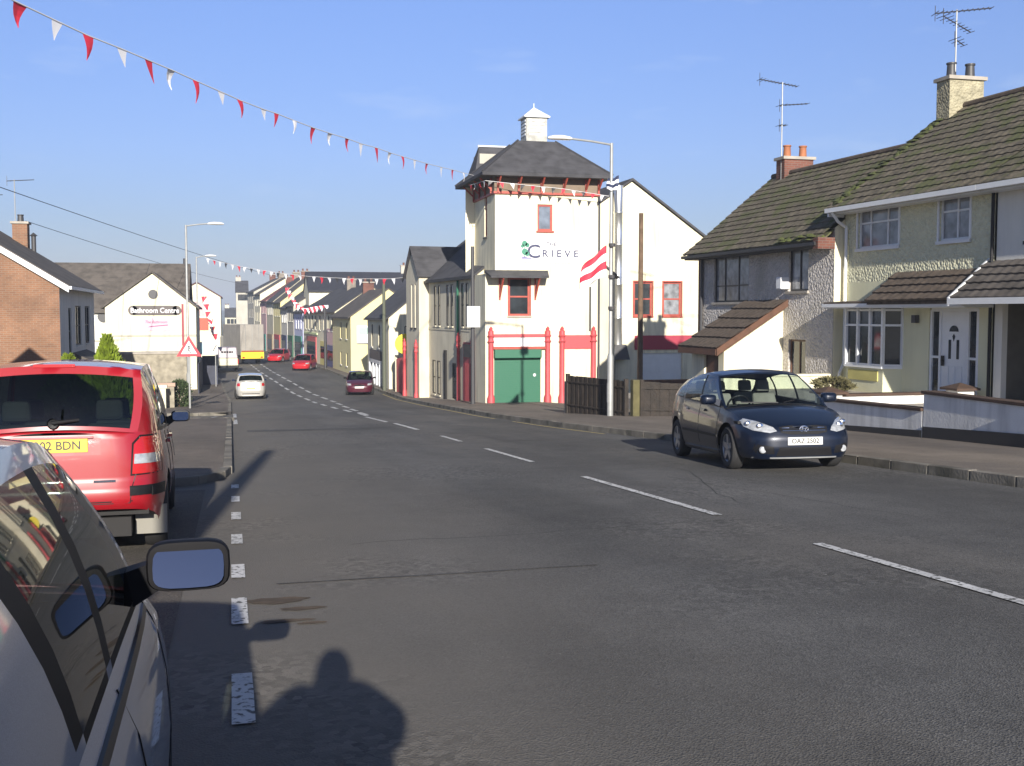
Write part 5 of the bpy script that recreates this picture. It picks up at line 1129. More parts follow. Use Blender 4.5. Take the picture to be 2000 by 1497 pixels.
for s in (-1,1):
    D('headlight',[(s*.40,.60),(s*.44,.655),(s*.60,.735),(s*.74,.775),(s*.785,.74),(s*.77,.66),(s*.70,.61),(s*.5,.575)],m_lampwhite,'f',cuts=6)
    for (x,z,r) in ((.60,.665,.052),(.72,.70,.045)):
        b=MB(); q=bl['hit'](s*x,z,'f')
        if q: b.lathe([(0,.02),(r*.5,.018),(r*.9,.01),(r,0)],(q.x,q.y+.003,q.z),axis='y',n=16); b.build('lamp_reflector',m_chrome,bl['root'],smoothed=True,local=True)
    q=bl['hit'](s*.60,.335,'f'); b=MB(); b.lathe([(0,.012),(.045,.01),(.055,-.01)],(q.x,q.y+.002,q.z),axis='y',n=16); b.build('fog_light',m_lampwhite,bl['root'],smoothed=True,local=True)
    D('fog_recess',[(s*.44,.27),(s*.46,.38),(s*.70,.42),(s*.72,.29)],m_trim,'f',off=.003)
    D('tail_light',[(s*.60,.78),(s*.62,.98),(s*.80,.99),(s*.82,.74)],m_lampred,'r')
D('grille',[(-.34,.575),(-.36,.655),(-.22,.675),(.22,.675),(.36,.655),(.34,.575),(.2,.55),(-.2,.55)],m_trim,'f')
for z in (.60,.635): D('grille_bar',[(-.32,z),(-.32,z+.012),(.32,z+.012),(.32,z)],m_chrome,'f',off=.014)
q=bl['hit'](0,.625,'f'); b=MB(); b.path([(q.x+.062*math.cos(t*math.pi/10),q.y+.022,q.z+.042*math.sin(t*math.pi/10)) for t in range(21)],.008,6); b.path([(q.x+.022*math.cos(t*math.pi/10),q.y+.022,q.z+.040*math.sin(t*math.pi/10)) for t in range(21)],.006,6); b.path([(q.x+.045*math.cos(t*math.pi/10),q.y+.022,q.z+.018+.016*math.sin(t*math.pi/10)) for t in range(21)],.006,6); b.build('badge',m_chrome,bl['root'],smoothed=True,local=True)
D('lower_intake',[(-.42,.24),(-.38,.37),(.38,.37),(.42,.24)],m_trim,'f',off=.004); D('chin_spoiler',[(-.70,.205),(-.70,.225),(.70,.225),(.70,.205)],m_galv,'f',off=.02)
bl['plate']('f','OAZ 2502',.455,False)
for s in 'RL':
    D('side_moulding',[(-1.75,.50),(-1.75,.54),(.92,.50),(.92,.46)],m_trim,s,off=.016); D('sill_trim',[(-.9,.215),(-.9,.25),(.88,.25),(.88,.215)],navy,s,off=.02)
    bl['line']([(.86,.26),(.88,.55),(.93,.90)],s,.005); bl['line']([(-.02,.26),(-.03,.95)],s,.005); bl['line']([(-.92,.62),(-.96,.80),(-1.0,.99)],s,.005)
    for y in (.12,-.80):
        D('door_handle',[(y,.84),(y,.87),(y+.16,.87),(y+.16,.84)],navy,s,off=.03,cuts=2)
D('bonnet_seam',[(-.70,.98),(-.70,1.0),(.70,1.0),(.70,.98)],m_trim,'T',off=.003)
b=MB()
for s in (-1,1): b.path([bl['scr'](True,s*.05,.02)+Vector((0,.03,.02)),bl['scr'](True,s*.5+.2,.10)+Vector((0,.03,.02))],.010,5)
b.build('wiper',m_trim,bl['root'],local=True)
place(bl,8.17,16.25,R(173.5))
# --- red estate/MPV (left, seen from behind)
redp=paint_mat('bright_red_paint',(.30,.007,.014),rough=.35)
rc=make_car('parked_car','bright red people carrier parked in the bay, seen from behind with yellow plate','car',dict(W=.88,yf=2.15,yr=-2.12,ya=1.33,yb=-1.35,wr=.31,paint=redp,kb=.935,crown=.05,nf=5,nr=7,
  belt=[(-2.12,1.03),(-1.6,1.03),(0,.99),(.8,.96),(1.2,.93),(1.7,.84),(2.15,.72)],roof=[(-2.05,1.54),(-1.2,1.60),(-.2,1.62),(.4,1.56)],wroof=.76,
  cols=[(1.35,.42),(1.2,.36),(.10,.05),(.0,-.04),(-.88,-.86),(-.97,-.95),(-1.72,-1.62),(-2.06,-1.90)],win=(1,3,5),blackp=(2,4),low=[(-2.15,.42),(-1.95,.36),(-1.75,.26),(-.9,.19),(2.1,.2)],
  nose=[(.2,.05),(.5,0),(.7,.08),(.95,.35)],tail=[(.38,.07),(.46,.0),(.58,.0),(.63,.03),(.85,.035),(1.03,.045)],glass=m_tintglass,rglass=m_tintglass,rv0=.06,rv1=.87,ru=.90,spokes=6,mir=.8))
D=rc['decal']
for s in (-1,1):
    D('tail_light_surround',[(s*.585,.68),(s*.60,.95),(s*.66,1.015),(s*.79,1.015),(s*.825,.95),(s*.83,.69)],m_trim,'r',cuts=6,off=.003)
    D('tail_light',[(s*.60,.695),(s*.615,.94),(s*.67,1.00),(s*.78,1.0),(s*.815,.94),(s*.82,.70)],m_lampred,'r',cuts=6,off=.012)
    D('reverse_lamp',[(s*.615,.78),(s*.62,.86),(s*.81,.86),(s*.815,.78)],m_lampwhite,'r',off=.020)
    D('bumper_strip',[(s*.58,.52),(s*.58,.60),(s*.83,.60),(s*.83,.52)],m_trim,'r',off=.012)
    D('headlight',[(s*.5,.66),(s*.5,.78),(s*.8,.8),(s*.82,.68)],m_lampwhite,'f')
    D('bumper_side_strip',[(-2.0,.51),(-2.0,.60),(-1.74,.60),(-1.74,.51)],m_trim,'R' if s>0 else 'L',off=.012)
    b=MB(); b.hexa([(s*.60,-1.72,.15),(s*.86,-1.72,.15),(s*.86,-1.70,.15),(s*.60,-1.70,.15),(s*.60,-1.74,.40),(s*.86,-1.74,.40),(s*.86,-1.72,.40),(s*.60,-1.72,.40)]); b.build('mud_flap',mat('grey_mud_flap',(.24,.23,.20),.8),rc['root'],local=True)
    for y in (.2,-.78): D('door_handle',[(y,.88),(y,.91),(y+.17,.91),(y+.17,.88)],redp,'R' if s>0 else 'L',off=.03,cuts=2)
    f='R' if s>0 else 'L'
    rc['line']([(.04,.26),(.03,.96)],f,.005); rc['line']([(-.90,.62),(-.93,1.0)],f,.005); rc['line']([(1.05,.26),(1.08,.9)],f,.005)
D('lower_valance',[(-.60,.47),(-.60,.48),(.60,.48),(.60,.47)],m_trim,'r',off=.004)
rc['line']([(-.66,1.0),(-.63,.70),(-.60,.60),(-.58,.46),(.58,.46),(.60,.60),(.63,.70),(.66,1.0)],'r',.005)
D('plate_recess',[(-.36,.86),(-.36,1.0),(.36,1.0),(.36,.86)],redp,'r',off=.003); D('plate_lamp_bar',[(-.30,1.003),(-.30,1.02),(.30,1.02),(.30,1.003)],redp,'r',off=.03)
rc['plate']('r','Y202 BDN',.945,True)
D('badge',[(.30,.635),(.30,.655),(.47,.655),(.47,.635)],m_chrome,'r',off=.008,cuts=2)
b=MB(); a=rc['scr'](False,0,.10)+Vector((0,-.03,0)); b.path([a,rc['scr'](False,.30,.16)+Vector((0,-.03,0)),rc['scr'](False,-.02,.12)+Vector((0,-.035,0))],.012,5); b.lathe([(0,.03),(.04,.02),(.045,-.01)],a,axis='y',n=10); b.build('rear_wiper',m_trim,rc['root'],local=True)
b=MB(); b.box(-.16,.16,-1.955,-1.93,1.585,1.61); b.build('high_brake_light',m_lampred,rc['root'],local=True)

place(rc,-1.46,11.55,R(1.6))
# --- grey car beside the camera
grey=paint_mat('blue_grey_metallic',(.27,.34,.50),metal=.55,flake=1,rough=.32)
gc=make_car('parked_car','metallic blue grey car right beside the camera with black door mirror','car',dict(W=.87,yf=2.15,yr=-2.20,ya=1.30,yb=-1.32,wr=.31,paint=grey,kb=.90,crown=.06,nf=5,nr=6,
  belt=[(-2.2,.98),(-1.6,1.0),(-.8,.975),(.2,.94),(.9,.90),(1.5,.83),(2.15,.66)],roof=[(-1.6,1.33),(-.9,1.40),(-.3,1.425),(.1,1.415),(.45,1.365)],wroof=.71,
  cols=[(1.06,.32),(.96,.24),(-.06,-.12),(-.16,-.23),(-.60,-.78),(-.70,-.90),(-1.75,-1.35)],win=(1,3),blackp=(2,4),mirpaint=m_mirblk,low=[(-2.2,.3),(-.9,.19),(2.1,.2)],
  nose=[(.2,.05),(.5,0),(.7,.1),(.95,.35)],tail=[(.3,.05),(.5,0),(1.0,.1)],glass=m_tintglass,seat=m_seatl,v2=.90,mir=.90,mirx=.16,trimm=m_mirblk))
gc['line']([(.93,.26),(.93,.55),(1.0,.88)],'R',.004); gc['line']([(-.145,.26),(-.145,.93)],'R',.004); gc['line']([(-.85,.62),(-.84,.96)],'R',.004)
for s in (-1,1): gc['decal']('headlight',[(s*.45,.6),(s*.5,.72),(s*.8,.74),(s*.82,.62)],m_lampwhite,'f'); gc['decal']('tail_light',[(s*.6,.75),(s*.6,.92),(s*.82,.93),(s*.83,.75)],m_lampred,'r')
for y in (-.74,): gc['decal']('door_handle',[(y,.77),(y,.795),(y+.17,.795),(y+.17,.77)],grey,'R',off=.018,cuts=2)
gc['decal']('sill_strip',[(-.8,.93),(-.8,.945),(.95,.885),(.95,.87)],m_trim,'R',off=.008)
place(gc,-1.03,2.35,R(1.5),-.055)
# --- traffic further away
silv=paint_mat('silver_paint',(.50,.49,.46),metal=.25,rough=.35)
std=dict(W=.86,yf=2.1,yr=-2.08,ya=1.28,yb=-1.32,wr=.31,kb=.93,crown=.06,nf=5.0,nr=6,belt=[(-2.1,.98),(-1.6,1.0),(.6,.93),(1.0,.90),(1.5,.83),(2.1,.66)],roof=[(-1.7,1.32),(-.5,1.42),(.45,1.36)],
  cols=[(1.12,.36),(.98,.28),(.0,-.04),(-.09,-.12),(-.92,-.86),(-1.75,-1.5)],win=(1,3),blackp=(2,),nose=[(.2,.05),(.5,0),(.62,.05),(.95,.35)],tail=[(.3,.06),(.5,0),(1.0,.12)],glass=m_tintglass,mir=.7)
sv=make_car('car','silver hatchback driving away on the left lane','car',dict(std,paint=silv),1)
D=sv['decal']
for s in (-1,1): D('tail_light',[(s*.60,.76),(s*.60,.92),(s*.82,.93),(s*.83,.74)],m_lampred,'r')
sv['plate']('r','KJZ 4816',.62,True) if False else None
D('number_plate',[(-.26,.56),(-.26,.67),(.26,.67),(.26,.56)],m_platey,'r',off=.01,cuts=2); D('bumper_shadow_strip',[(-.7,.30),(-.7,.34),(.7,.34),(.7,.30)],m_trim,'r')
place(sv,1.05,65.5,R(1))
dr=paint_mat('dark_maroon_paint',(.07,.008,.02),rough=.3)
dc=make_car('car','dark maroon car coming towards the camera near the right kerb','car',dict(std,paint=dr),1)
for s in (-1,1): dc['decal']('headlight',[(s*.48,.60),(s*.5,.72),(s*.78,.74),(s*.8,.62)],m_lampwhite,'f')
dc['decal']('number_plate',[(-.26,.42),(-.26,.53),(.26,.53),(.26,.42)],m_platew,'f',off=.01,cuts=2); dc['decal']('grille',[(-.3,.56),(-.3,.64),(.3,.64),(.3,.56)],m_trim,'f')
place(dc,7.75,68.2,R(172))
rp=paint_mat('scarlet_paint',(.45,.012,.02),rough=.3)
for x,y,h,lb in ((6.6,103,165,'red car parked at the right kerb, the nearer of two'),(5.2,124,160,'small red car further down the right kerb')):
    c=make_car('parked_car',lb,'car',dict(std,paint=rp),1,group='red cars parked down the street')
    for s in (-1,1): c['decal']('headlight',[(s*.48,.60),(s*.5,.72),(s*.78,.74),(s*.8,.62)],m_lampwhite,'f')
    place(c,x,y,R(h))
c=make_car('car','dark car far down the street beyond the lorry','car',dict(std,paint=paint_mat('dark_grey_paint',(.04,.045,.055))),1)
for s in (-1,1): c['decal']('headlight',[(s*.48,.60),(s*.5,.72),(s*.78,.74),(s*.8,.62)],m_lampwhite,'f')
place(c,.8,163,R(178))
# --- white pick-up / van and lorry
vp=paint_mat('cream_van_paint',(.58,.55,.40),rough=.4)
vn=thing('parked_van','cream white van parked on the left with dark lettering on its back','van',(0,0,0))
b=MB(); b.hexa([(-.95,-2.3,.42),(.95,-2.3,.42),(.95,2.3,.42),(-.95,2.3,.42),(-.93,-2.28,1.25),(.93,-2.28,1.25),(.93,2.2,1.0),(-.93,2.2,1.0)]); b.build('body',vp,vn,bevel=.08,local=True)
b=MB(); b.hexa([(-.92,-2.22,1.24),(.92,-2.22,1.24),(.92,1.2,1.15),(-.92,1.2,1.15),(-.80,-2.1,2.2),(.80,-2.1,2.2),(.80,.5,2.2),(-.80,.5,2.2)]); b.build('cargo_box',mat('pinkish_white_paint',(.42,.37,.40),.5),vn,bevel=.08,local=True)
b=MB(); b.box(-.98,.98,-2.42,-2.28,.40,.62); b.build('rear_bumper',m_trim,vn,bevel=.02,local=True)
b=MB(); b.box(-.006,.006,-2.31,-2.27,.65,1.24); b.build('door_seam',m_trim,vn,local=True)
b=MB()
for i,(x0,x1) in enumerate(((-.5,-.32),(-.27,-.1),(-.05,.1),(.15,.34),(.38,.5))): b.box(x0,x1,-2.23,-2.13,1.72,1.86)
b.build('rear_lettering',m_trim,vn,local=True)
for s in (-1,1):
    b=MB(); b.box(s*.93-.04,s*.93+.04,-2.32,-2.24,.75,1.15); b.build('tail_light',m_lampred,vn,local=True)
    for y in (-1.4,1.4):
        b=MB(); b.lathe([(.0,0),(.2,0),(.31,-s*.0),(.33,-s*.04),(.33,-s*.2),(0,-s*.2)],(s*.93,y,.33),axis='x',n=20); b.build('wheel',m_rubber,vn,smoothed=True,local=True)
place(vn,-.35,102,R(1.5))
lr=thing('lorry','big grey box lorry with a yellow rear panel driving away down the street','lorry',(0,0,0))
b=MB(); b.box(-1.22,1.22,-4.2,2.6,.95,4.15); b.build('box_body',mat('grey_lorry_panels',(.30,.28,.25),.6,var=.12,vs=1,streak=.2),lr,bevel=.03,local=True)
b=MB()
for x in (-.0,): b.box(x-.015,x+.015,-4.23,-4.19,1.0,4.1)
for x in (-.7,.7): b.tube((x,-4.24,1.0),(x,-4.24,4.1),.02,n=5)
b.build('door_bar',m_galv,lr,local=True)
b=MB(); b.box(-1.2,1.2,-4.3,-4.18,.62,1.28); b.build('rear_panel',m_yellowp,lr,local=True); b=MB(); b.box(-1.15,1.15,-4.31,-4.29,1.28,1.45); b.build('rear_sign',mat('red_brown_panel',(.3,.08,.02),.5),lr,local=True)
b=MB(); b.box(-1.1,1.1,2.65,4.4,.6,2.9); b.build('cab',m_greywall,lr,bevel=.15,local=True); b=MB(); b.box(-.9,.9,-4.1,4.2,.5,.95); b.build('chassis',m_dark,lr,local=True)
for s in (-1,1):
    b=MB(); b.box(s*.95-.12,s*.95+.12,-4.33,-4.29,.68,.82); b.build('tail_light',m_lampred,lr,local=True)
    for y in (-2.8,3.2):
        b=MB(); b.lathe([(0,0),(.3,0),(.46,-s*.02),(.48,-s*.06),(.48,-s*.3),(0,-s*.3)],(s*1.15,y,.48),axis='x',n=22); b.build('wheel',m_rubber,lr,smoothed=True,local=True)
place(lr,1.1,121,R(15))

# ------------------------------------------------------------------ street furniture
def lamp_post(label,x,y,zb,zt,armx,army=0,group='street lamps',r0=.095,r1=.06,lower=1.9,armup=.08):
    root=thing('street_lamp',label,'street lamp',(x,y,zb),group)
    b=MB(); b.lathe([(r0,zb),(r0,zb+lower),(r1+.01,zb+lower+.08),(r1,zb+lower+.1),(r1*.8,zt),(0,zt)],(x,y,0),n=18); b.build('post',m_galv,root,smoothed=True)
    b=MB(); b.box(x-r0*1.02,x-r0*.9,y-.05,y+.05,zb+.5,zb+1.1); b.build('access_door',m_galv,root)
    b=MB(); b.path([(x,y,zt-.05),(x+armx*.5,y+army*.5,zt-.05+armup),(x+armx,y+army,zt+armup)],.032,8); b.build('bracket_arm',m_galv,root,smoothed=True)
    d=Vector((armx,army,0)).normalized(); c=Vector((x+armx,y+army,zt+armup)); b=MB(); n=10; ring=[]; s=Vector((-d.y,d.x,0))
    for k,(t,w,h0,h1) in enumerate(((0,.05,-.03,.04),(.08,.11,-.05,.07),(.3,.15,-.05,.10),(.55,.14,-.05,.09),(.72,.08,-.04,.05),(.75,.03,-.02,.02))):
        ring.append([c+d*t+s*w*math.cos(a)+Vector((0,0,(h1 if math.sin(a)>0 else -h0)*math.sin(a))) for a in [2*math.pi*i/14 for i in range(15)]])
    b.grid(ring); lt=b.build('lantern',m_lens,root,smoothed=True)
    return root
lamp_post('tall galvanised street lamp with a flag in front of the cream tower',11.2,31.7,-1.72,6.60,-1.25)
lamp_post('street lamp on the left pavement beside the warning sign',-1.95,54.5,-3.0,5.65,1.0,lower=1.6)
lamp_post('thin pale street lamp further down the left pavement',-2.2,80,-3.65,5.4,.6,lower=1.6,r0=.09,r1=.06)
def wood_pole(label,x,y,zb,zt,r=.11,m=None,cap=0):
    root=thing('utility_pole',label,'pole',(x,y,zb),'utility poles'); b=MB(); b.tube((x,y,zb),(x,y,zt),r,r*.75,12); b.build('shaft',m or m_pole,root,smoothed=True); return root
wood_pole('brown wooden pole in front of the pub gable wing',17.65,46,-2.6,5.9,.13)
wp=wood_pole('dark pole by the shopfront carrying a white notice box',10.3,47.2,-2.55,4.4,.10,m_rust); b=MB(); b.box(10.0,10.58,46.95,47.08,.88,1.80); b.build('notice_box',m_whitep,wp,bevel=.02)
wood_pole('greenish pole in front of the cream shop with white columns',9.5,70,-3.5,3.4,.13,mat('green_grey_pole',(.10,.11,.08),.8))
wp=wood_pole('dark pole among the far shops on the right',8.5,103,-3.8,2.0,.12,m_rust)
wood_pole('stout wooden pole behind the viewpoint that shadows the road',-1.72,-3,.1,7.5,.17)
wp=wood_pole('slim dark post at the left end of the timber fence',10.72,34.75,-1.9,-.75,.05,m_rust)
# traffic signs
ws_=thing('warning_sign','red bordered triangular warning sign on the left pavement','road sign',(-2.1,49.5,-2.7)); c=at(369,683,49.3)
def tri(mb,s,y0,y1,cz=0): 
    P=[(c.x-s,c.z-s*.577+cz),(c.x+s,c.z-s*.577+cz),(c.x,c.z+s*1.155+cz)]; n=len(mb.v); mb.v += [Vector((x,y0,z)) for x,z in P]+[Vector((x,y1,z)) for x,z in P]; mb.f += [(n,n+1,n+2),(n+5,n+4,n+3),(n,n+3,n+4,n+1),(n+1,n+4,n+5,n+2),(n+2,n+5,n+3,n)]
b=MB(); tri(b,.52,49.28,49.30); sp=b.build('sign_plate',mat('sign_red',(.60,.02,.04),.4),ws_)
b=MB(); tri(b,.33,49.27,49.279); b.build('sign_face',m_flagwhite,sp)
b=MB(); b.lathe([(0,-.008),(.045,-.008),(.045,0)],(c.x,49.268,c.z+.12),axis='y',n=10); b.tube((c.x,49.265,c.z+.08),(c.x,49.265,c.z-.04),.022,n=5); b.tube((c.x,49.265,c.z-.03),(c.x-.09,49.265,c.z-.15),.018,n=5); b.tube((c.x,49.265,c.z-.03),(c.x+.08,49.265,c.z-.15),.018,n=5); b.tube((c.x-.10,49.265,c.z+.0),(c.x+.1,49.265,c.z+.07),.014,n=5); b.build('sign_symbol',m_black,sp)
b=MB(); b.tube((c.x,49.36,-2.72),(c.x,49.36,c.z+.5),.045,n=10); b.build('post',m_galv,ws_)
ds=thing('direction_sign','pale blue and white road sign on two thin posts on the left','road sign',(-1.5,78,-3.6)); p0=at(389,693,78); p1=at(425,668,78)
b=MB(); b.box(p0.x,p1.x,77.97,78,p0.z,p1.z); bo=b.build('sign_board',m_platew,ds); b=MB(); b.box(p0.x+.05,p0.x+(p1.x-p0.x)*.58,77.95,77.968,p0.z+.08,p1.z-.08); b.build('blue_panel',mat('sign_pale_blue',(.38,.60,.72),.5),bo)
b=MB(); b.tube((p0.x+.9,77.95,p0.z+.2),(p0.x+1.15,77.95,p1.z-.2),.03,n=4); b.build('sign_symbol',m_black,bo)
for x in (p0.x+.1,p1.x-.15): b=MB(); b.tube((x,78.03,-3.6),(x,78.03,p1.z),.035,n=6); b.build('post',m_galv,ds)
# aerials
def aerial(label,x,y,z0,z1,booms):
    root=thing('tv_aerial',label,'aerial',(x,y,z0)); b=MB(); b.tube((x,y,z0),(x,y,z1),.022,n=6); b.build('mast',m_galv,root)
    for (z,dx,dy,l0,l1,el,n) in booms:
        b=MB(); d=Vector((dx,dy,el)).normalized(); c=Vector((x,y,z)); b.tube(c-d*l0,c+d*l1,.018,n=5); s=d.cross(Vector((0,0,1))).normalized()
        for k in range(n):
            t=-l0+(l0+l1)*k/(n-1); h=.16 if k>1 else .28; q=c+d*t; b.tube(q-s*h,q+s*h,.010,n=4)
        q=c-d*l0; b.tube(q+Vector((0,0,-.22)),q+Vector((0,0,.22)),.010,n=4)
        b.build('antenna',m_rust,root)
aerial('tall television aerial on the cream stack of the green house',20.25,27.9,8.4,10.15,[(10.1,1,-.25,.62,1.0,.10,12),(9.75,1,.1,.5,.55,-.38,9),(9.3,1,0,.05,.3,-.55,4)])
aerial('television aerial on the red brick stack of the grey house',18.95,35.7,5.1,9.6,[(9.55,1,-.1,.85,.55,-.15,12),(8.8,1,0,.1,1.0,.10,8),(8.1,1,0,.1,.15,0,3)])
aerial('nearer television aerial on the left brick house roof',-9.15,53.1,5.3,7.4,[(7.35,1,.2,.3,.8,.1,8)])
aerial('lower television aerial at the far left roof',-9.85,53.1,4.4,6.75,[(6.7,1,.2,.9,.2,.12,8)])
# cables
def cable(label,pts,r=.012,sag=0):
    b=MB(); b.path([Vector(p) for p in pts],r,5); tag(b.build('overhead_cable',m_wire),label,'cable','overhead cables on the left')
def span(a,c,sag,n=16): return [Vector(a)+(Vector(c)-Vector(a))*(k/n)-Vector((0,0,sag*4*(k/n)*(1-k/n))) for k in range(n+1)]
cable('upper overhead cable running down the left side of the sky',span(at(-40,352,44),at(560,545,150),.3),.016)
cable('lower overhead cable running down the left side of the sky',span(at(50,432,54),at(480,556,150),.3),.014)
# bunting
def pennant(mb,p,d,w,h,tilt=0,curl=0):
    p=Vector(p); d=Vector(d).normalized(); q=Vector((tilt*d.x,tilt*d.y,-1)).normalized(); nrm=d.cross(q)
    rows=[]
    for k in range(5):
        t=k/4; ww=w*(1-t)*.5; c=p+q*h*t+nrm*curl*math.sin(t*3)*h
        rows.append([c-d*max(ww,.004),c+nrm*.02*curl*3,c+d*max(ww,.004)])
    mb.grid(rows)
    rows2=[[v+nrm*.003 for v in r] for r in rows]; mb.grid(rows2[::-1])
def bunting(label,px,A,Bp,flagw,flagh,colors,seed=1):
    """A,Bp: world ends in plan (x,y); px: pixel track giving the sag"""
    random.seed(seed); root=thing('bunting',label,'bunting',(A[0],A[1],0)); pts=[]
    def world(u,v):          # intersect the pixel's vertical plane with the line A-B in plan
        X=(u-1000)/F; Z=-(v-748.5)/F; Y2=math.cos(PITCH)+Z*math.sin(PITCH); Z2=Z*math.cos(PITCH)-math.sin(PITCH); c,s=math.cos(YAW),math.sin(YAW); rx,ry=X*c+Y2*s,-X*s+Y2*c
        dx,dy=Bp[0]-A[0],Bp[1]-A[1]; den=rx*dy-ry*dx; t=(A[0]*dy-A[1]*dx)/den; return Vector((rx*t,ry*t,EYE+Z2*t))
    for i,(u,v) in enumerate(px): pts.append(world(u,v))
    b=MB(); b.path(pts,.012,5); b.build('cord',m_cord,root)
    L=[0]
    for a,c in zip(pts,pts[1:]): L.append(L[-1]+(c-a).length)
    return root,pts,L
def on(pts,L,s):
    for i in range(len(L)-1):
        if s<=L[i+1]: t=(s-L[i])/(L[i+1]-L[i]); return pts[i].lerp(pts[i+1],t),(pts[i+1]-pts[i]).normalized()
    return pts[-1],(pts[-1]-pts[-2]).normalized()
root,pts,L=bunting('long string of red and white pennants across the sky to the tower',[(-260,-130),(-100,-60),(40,8),(112,42),(172,70),(238,96),(290,118),(335,137),(382,158),(432,180),(468,196),(515,214),(540,222),(575,236),(612,250),(645,261),(678,271),(705,281),(735,289),(762,299),(786,306),(810,313),(834,320),(862,327),(884,332),(905,338),(925,343)],(-3.6,16),(11.3,47.4),.3,.4,None)
def firstpix(idx): return L[idx]
cols_=[m_flagred,m_flagwhite]; fi=0
tilts=[-.15,-.3,-.15,.35,.5,.05,-.05,.3,.2,.3,-.45,-.3,-.3,-.05,.25,-.05,.2,-.1,0,0,-.1,0,0,.1]
for k in range(2,26):
    p=pts[k]; d=(pts[min(k+1,len(pts)-1)]-pts[k-1]).normalized(); dist=p.y
    b=MB(); h=(.46 if k%2==0 else .40)*random.uniform(.85,1.1)*(.75 if k in (9,11) else 1); pennant(b,p,d,random.uniform(.25,.32),h*.88,tilts[(k-2)%len(tilts)],random.uniform(-.12,.2)); b.build('pennant',cols_[k%2],root,recalc=False)
root,pts,L=bunting('string of small white and dark pennants over the far street',[(400,503),(412,508),(440,514),(470,521),(510,528),(550,534),(600,540),(650,543),(700,545),(760,545),(818,540)],(-2.2,80),(10.2,62),.3,.4,None,2)
s=.4; k=0
while s<L[-1]-.3:
    p,d=on(pts,L,s); b=MB(); pennant(b,p,d,.34,random.uniform(.3,.42),random.uniform(-.3,.3),random.uniform(-.2,.2)); b.build('pennant',[m_flagwhite,m_flagred,m_flagwhite,m_rust][k%4],root,recalc=False); s+=.72; k+=1
root,pts,L=bunting('string of red and white pennants hanging down by the far red shop',[(398,575),(404,600),(410,625),(418,650),(424,662)],(-3.6,96),(-1.9,97),.3,.4,None,3)
s=.2; k=0
while s<L[-1]-.1:
    p,d=on(pts,L,s); b=MB(); pennant(b,p,Vector((1,.1,0)),.5,.55,random.uniform(-.5,.5),random.uniform(-.2,.2)); b.build('pennant',cols_[k%2],root,recalc=False); s+=.33; k+=1
root,pts,L=bunting('short string of red and white pennants among the far roofs',[(560,560),(575,590),(595,604),(612,600),(640,596)],(5.5,118),(8.4,112),.3,.4,None,4)
s=.2; k=0
while s<L[-1]-.1:
    p,d=on(pts,L,s); b=MB(); pennant(b,p,Vector((1,.1,0)),.45,.6,random.uniform(-.5,.5),random.uniform(-.2,.2)); b.build('pennant',cols_[k%2],root,recalc=False); s+=.45; k+=1
# bunting tied round the tower eaves
root=thing('bunting','string of pennants strung along the frieze under the tower eaves','bunting',(11.3,47,7.2)); random.seed(9)
pl=[Vector((10.75,49.8,7.35)),Vector((10.95,47.5,7.3)),Vector((12.6,47.15,7.12)),Vector((14.4,47.15,7.0)),Vector((16.6,47.3,6.75))]; b=MB(); b.path(pl,.012,5); b.build('cord',m_cord,root)
L=[0]
for a,c in zip(pl,pl[1:]): L.append(L[-1]+(c-a).length)
s=.2;k=0
while s<L[-1]:
    p,d=on(pl,L,s); b=MB(); pennant(b,p,d,.20,.27,random.uniform(-.6,.6),random.uniform(-.3,.3)); b.build('pennant',[m_flagred,m_flagwhite,m_rust][k%3],root,recalc=False); s+=.47; k+=1
# flags on the lamp post
def flag(label,x,y,z0,z1,w,mats,waves=1.4,droop=.35,name='flag'):
    root=thing(name,label,'flag',(x,y,z0)); n,m=16,8; rows=[]; me=MB()
    for i in range(m+1):
        r=[]
        for j in range(n+1):
            u=j/n; v=i/m; z=z0+(z1-z0)*v*(1-.30*u)-droop*u**1.3; r.append((x-.07-w*u*(1-.1*v),y-.02+.10*math.sin(u*6.5+v*2.2)*u,z+.05*math.sin(u*8+v)*u))
        rows.append(r)
    me.grid(rows); o=me.build('cloth',mats[0],root,recalc=False,smoothed=True); o.data.materials.append(mats[1])
    for k,p in enumerate(o.data.polygons): 
        i,j=divmod(k,n); p.material_index=(1 if (i//2)%2==0 else 0)
    md=o.modifiers.new('thickness','SOLIDIFY'); md.thickness=.004
    return root
flag('red and white striped flag flying from the steel lamp post',11.12,31.7,2.6,3.55,.85,[m_flagred,m_flagwhite],droop=.42)
flag('small dark blue and white striped flag high on the steel lamp post',11.5,31.7,5.2,5.65,.38,[mat('navy_cloth',(.02,.03,.08),.7),m_flagwhite],droop=.02)
b=MB(); b.tube((11.2,31.63,2.55),(11.2,31.63,2.65),.10,n=12); b.tube((11.2,31.63,1.6),(11.2,31.63,1.7),.10,n=12); b.tube((11.2,31.63,3.5),(11.2,31.63,3.6),.10,n=12); tag(b.build('pole_clamp',m_rust),'three dark clamp bands round the steel lamp post','clamp')
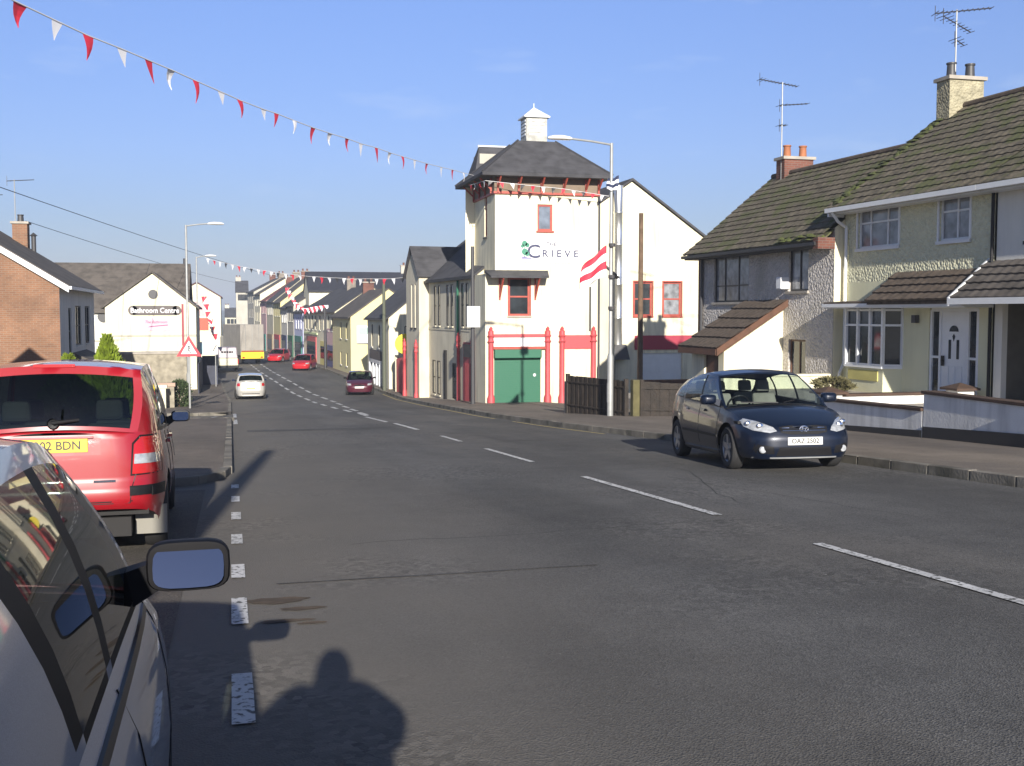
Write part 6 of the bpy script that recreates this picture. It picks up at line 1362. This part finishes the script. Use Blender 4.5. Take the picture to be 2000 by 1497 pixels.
# ------------------------------------------------------------------ the photographer, behind the camera (only the shadow shows)
def person():
    root=thing('person','person in a dark jacket holding a camera up to the face behind the viewpoint','person',(-.09,-.38,0))
    J=[(0,0,.98),(0,-.01,1.2),(0,0,1.42),(0,.0,1.54),(0,.03,1.64),(0,.02,1.72),
       (.19,0,1.48),(.27,.12,1.40),(.14,.24,1.54),(.07,.28,1.55),(-.19,0,1.48),(-.27,.12,1.40),(-.14,.24,1.54),(-.07,.28,1.55),
       (.11,0,.92),(.13,.01,.50),(.14,-.02,.09),(.15,.14,.04),(-.11,0,.92),(-.13,.01,.50),(-.14,-.02,.09),(-.15,.14,.04)]
    E_=[(0,1),(1,2),(2,3),(3,4),(4,5),(2,6),(6,7),(7,8),(8,9),(2,10),(10,11),(11,12),(12,13),(0,14),(14,15),(15,16),(16,17),(0,18),(18,19),(19,20),(20,21)]
    Rr=[.20,.22,.22,.13,.12,.08,.13,.11,.07,.045,.13,.11,.07,.045,.14,.075,.05,.045,.11,.075,.05,.045]
    me=bpy.data.meshes.new('body'); me.from_pydata(J,E_,[]); o=bpy.data.objects.new('body',me); COL.objects.link(o); o.parent=root
    md=o.modifiers.new('skin','SKIN'); sv_=me.skin_vertices[0].data
    for i,r in enumerate(Rr): sv_[i].radius=(r*(1.15 if i in (0,1,2) else 1),r)
    sv_[0].use_root=True
    o.modifiers.new('sub','SUBSURF').levels=2; o.modifiers['sub'].render_levels=2
    me.materials.append(mat('dark_jacket',(.03,.03,.035),.9))
    b=MB(); b.lathe([(.0,.13),(.05,.11),(.085,.05),(.095,-.02),(.08,-.08),(0,-.09)],(-.09,-.39,1.74),n=14); b.build('hair',mat('brown_hair',(.05,.03,.02),.8),root,smoothed=True)
person()
b=MB(); b.box(-.01,.10,-.10,-.04,1.46,1.53); b.tube((.045,-.04,1.495),(.045,-.02,1.495),.02); tag(b.build('camera_body',m_trim,bevel=.006),'small black compact camera held by the photographer','camera')
print('objects',len(bpy.data.objects))

# ------------------------------------------------------------------ thin summer-morning haze
hz=MB(); hz.box(-2600,2600,-100,2600,-10.5,45); ho=hz.build('haze',None,recalc=True); tag(ho,kind='stuff')
hm=bpy.data.materials.new('haze_air'); hm.use_nodes=True; hn=hm.node_tree; hn.nodes.clear(); out=hn.nodes.new('ShaderNodeOutputMaterial'); pv=hn.nodes.new('ShaderNodeVolumePrincipled')
pv.inputs['Color'].default_value=(.72,.82,1.0,1); pv.inputs['Density'].default_value=HAZE; pv.inputs['Anisotropy'].default_value=.0; hn.links.new(pv.outputs[0],out.inputs['Volume']); ho.data.materials.append(hm)
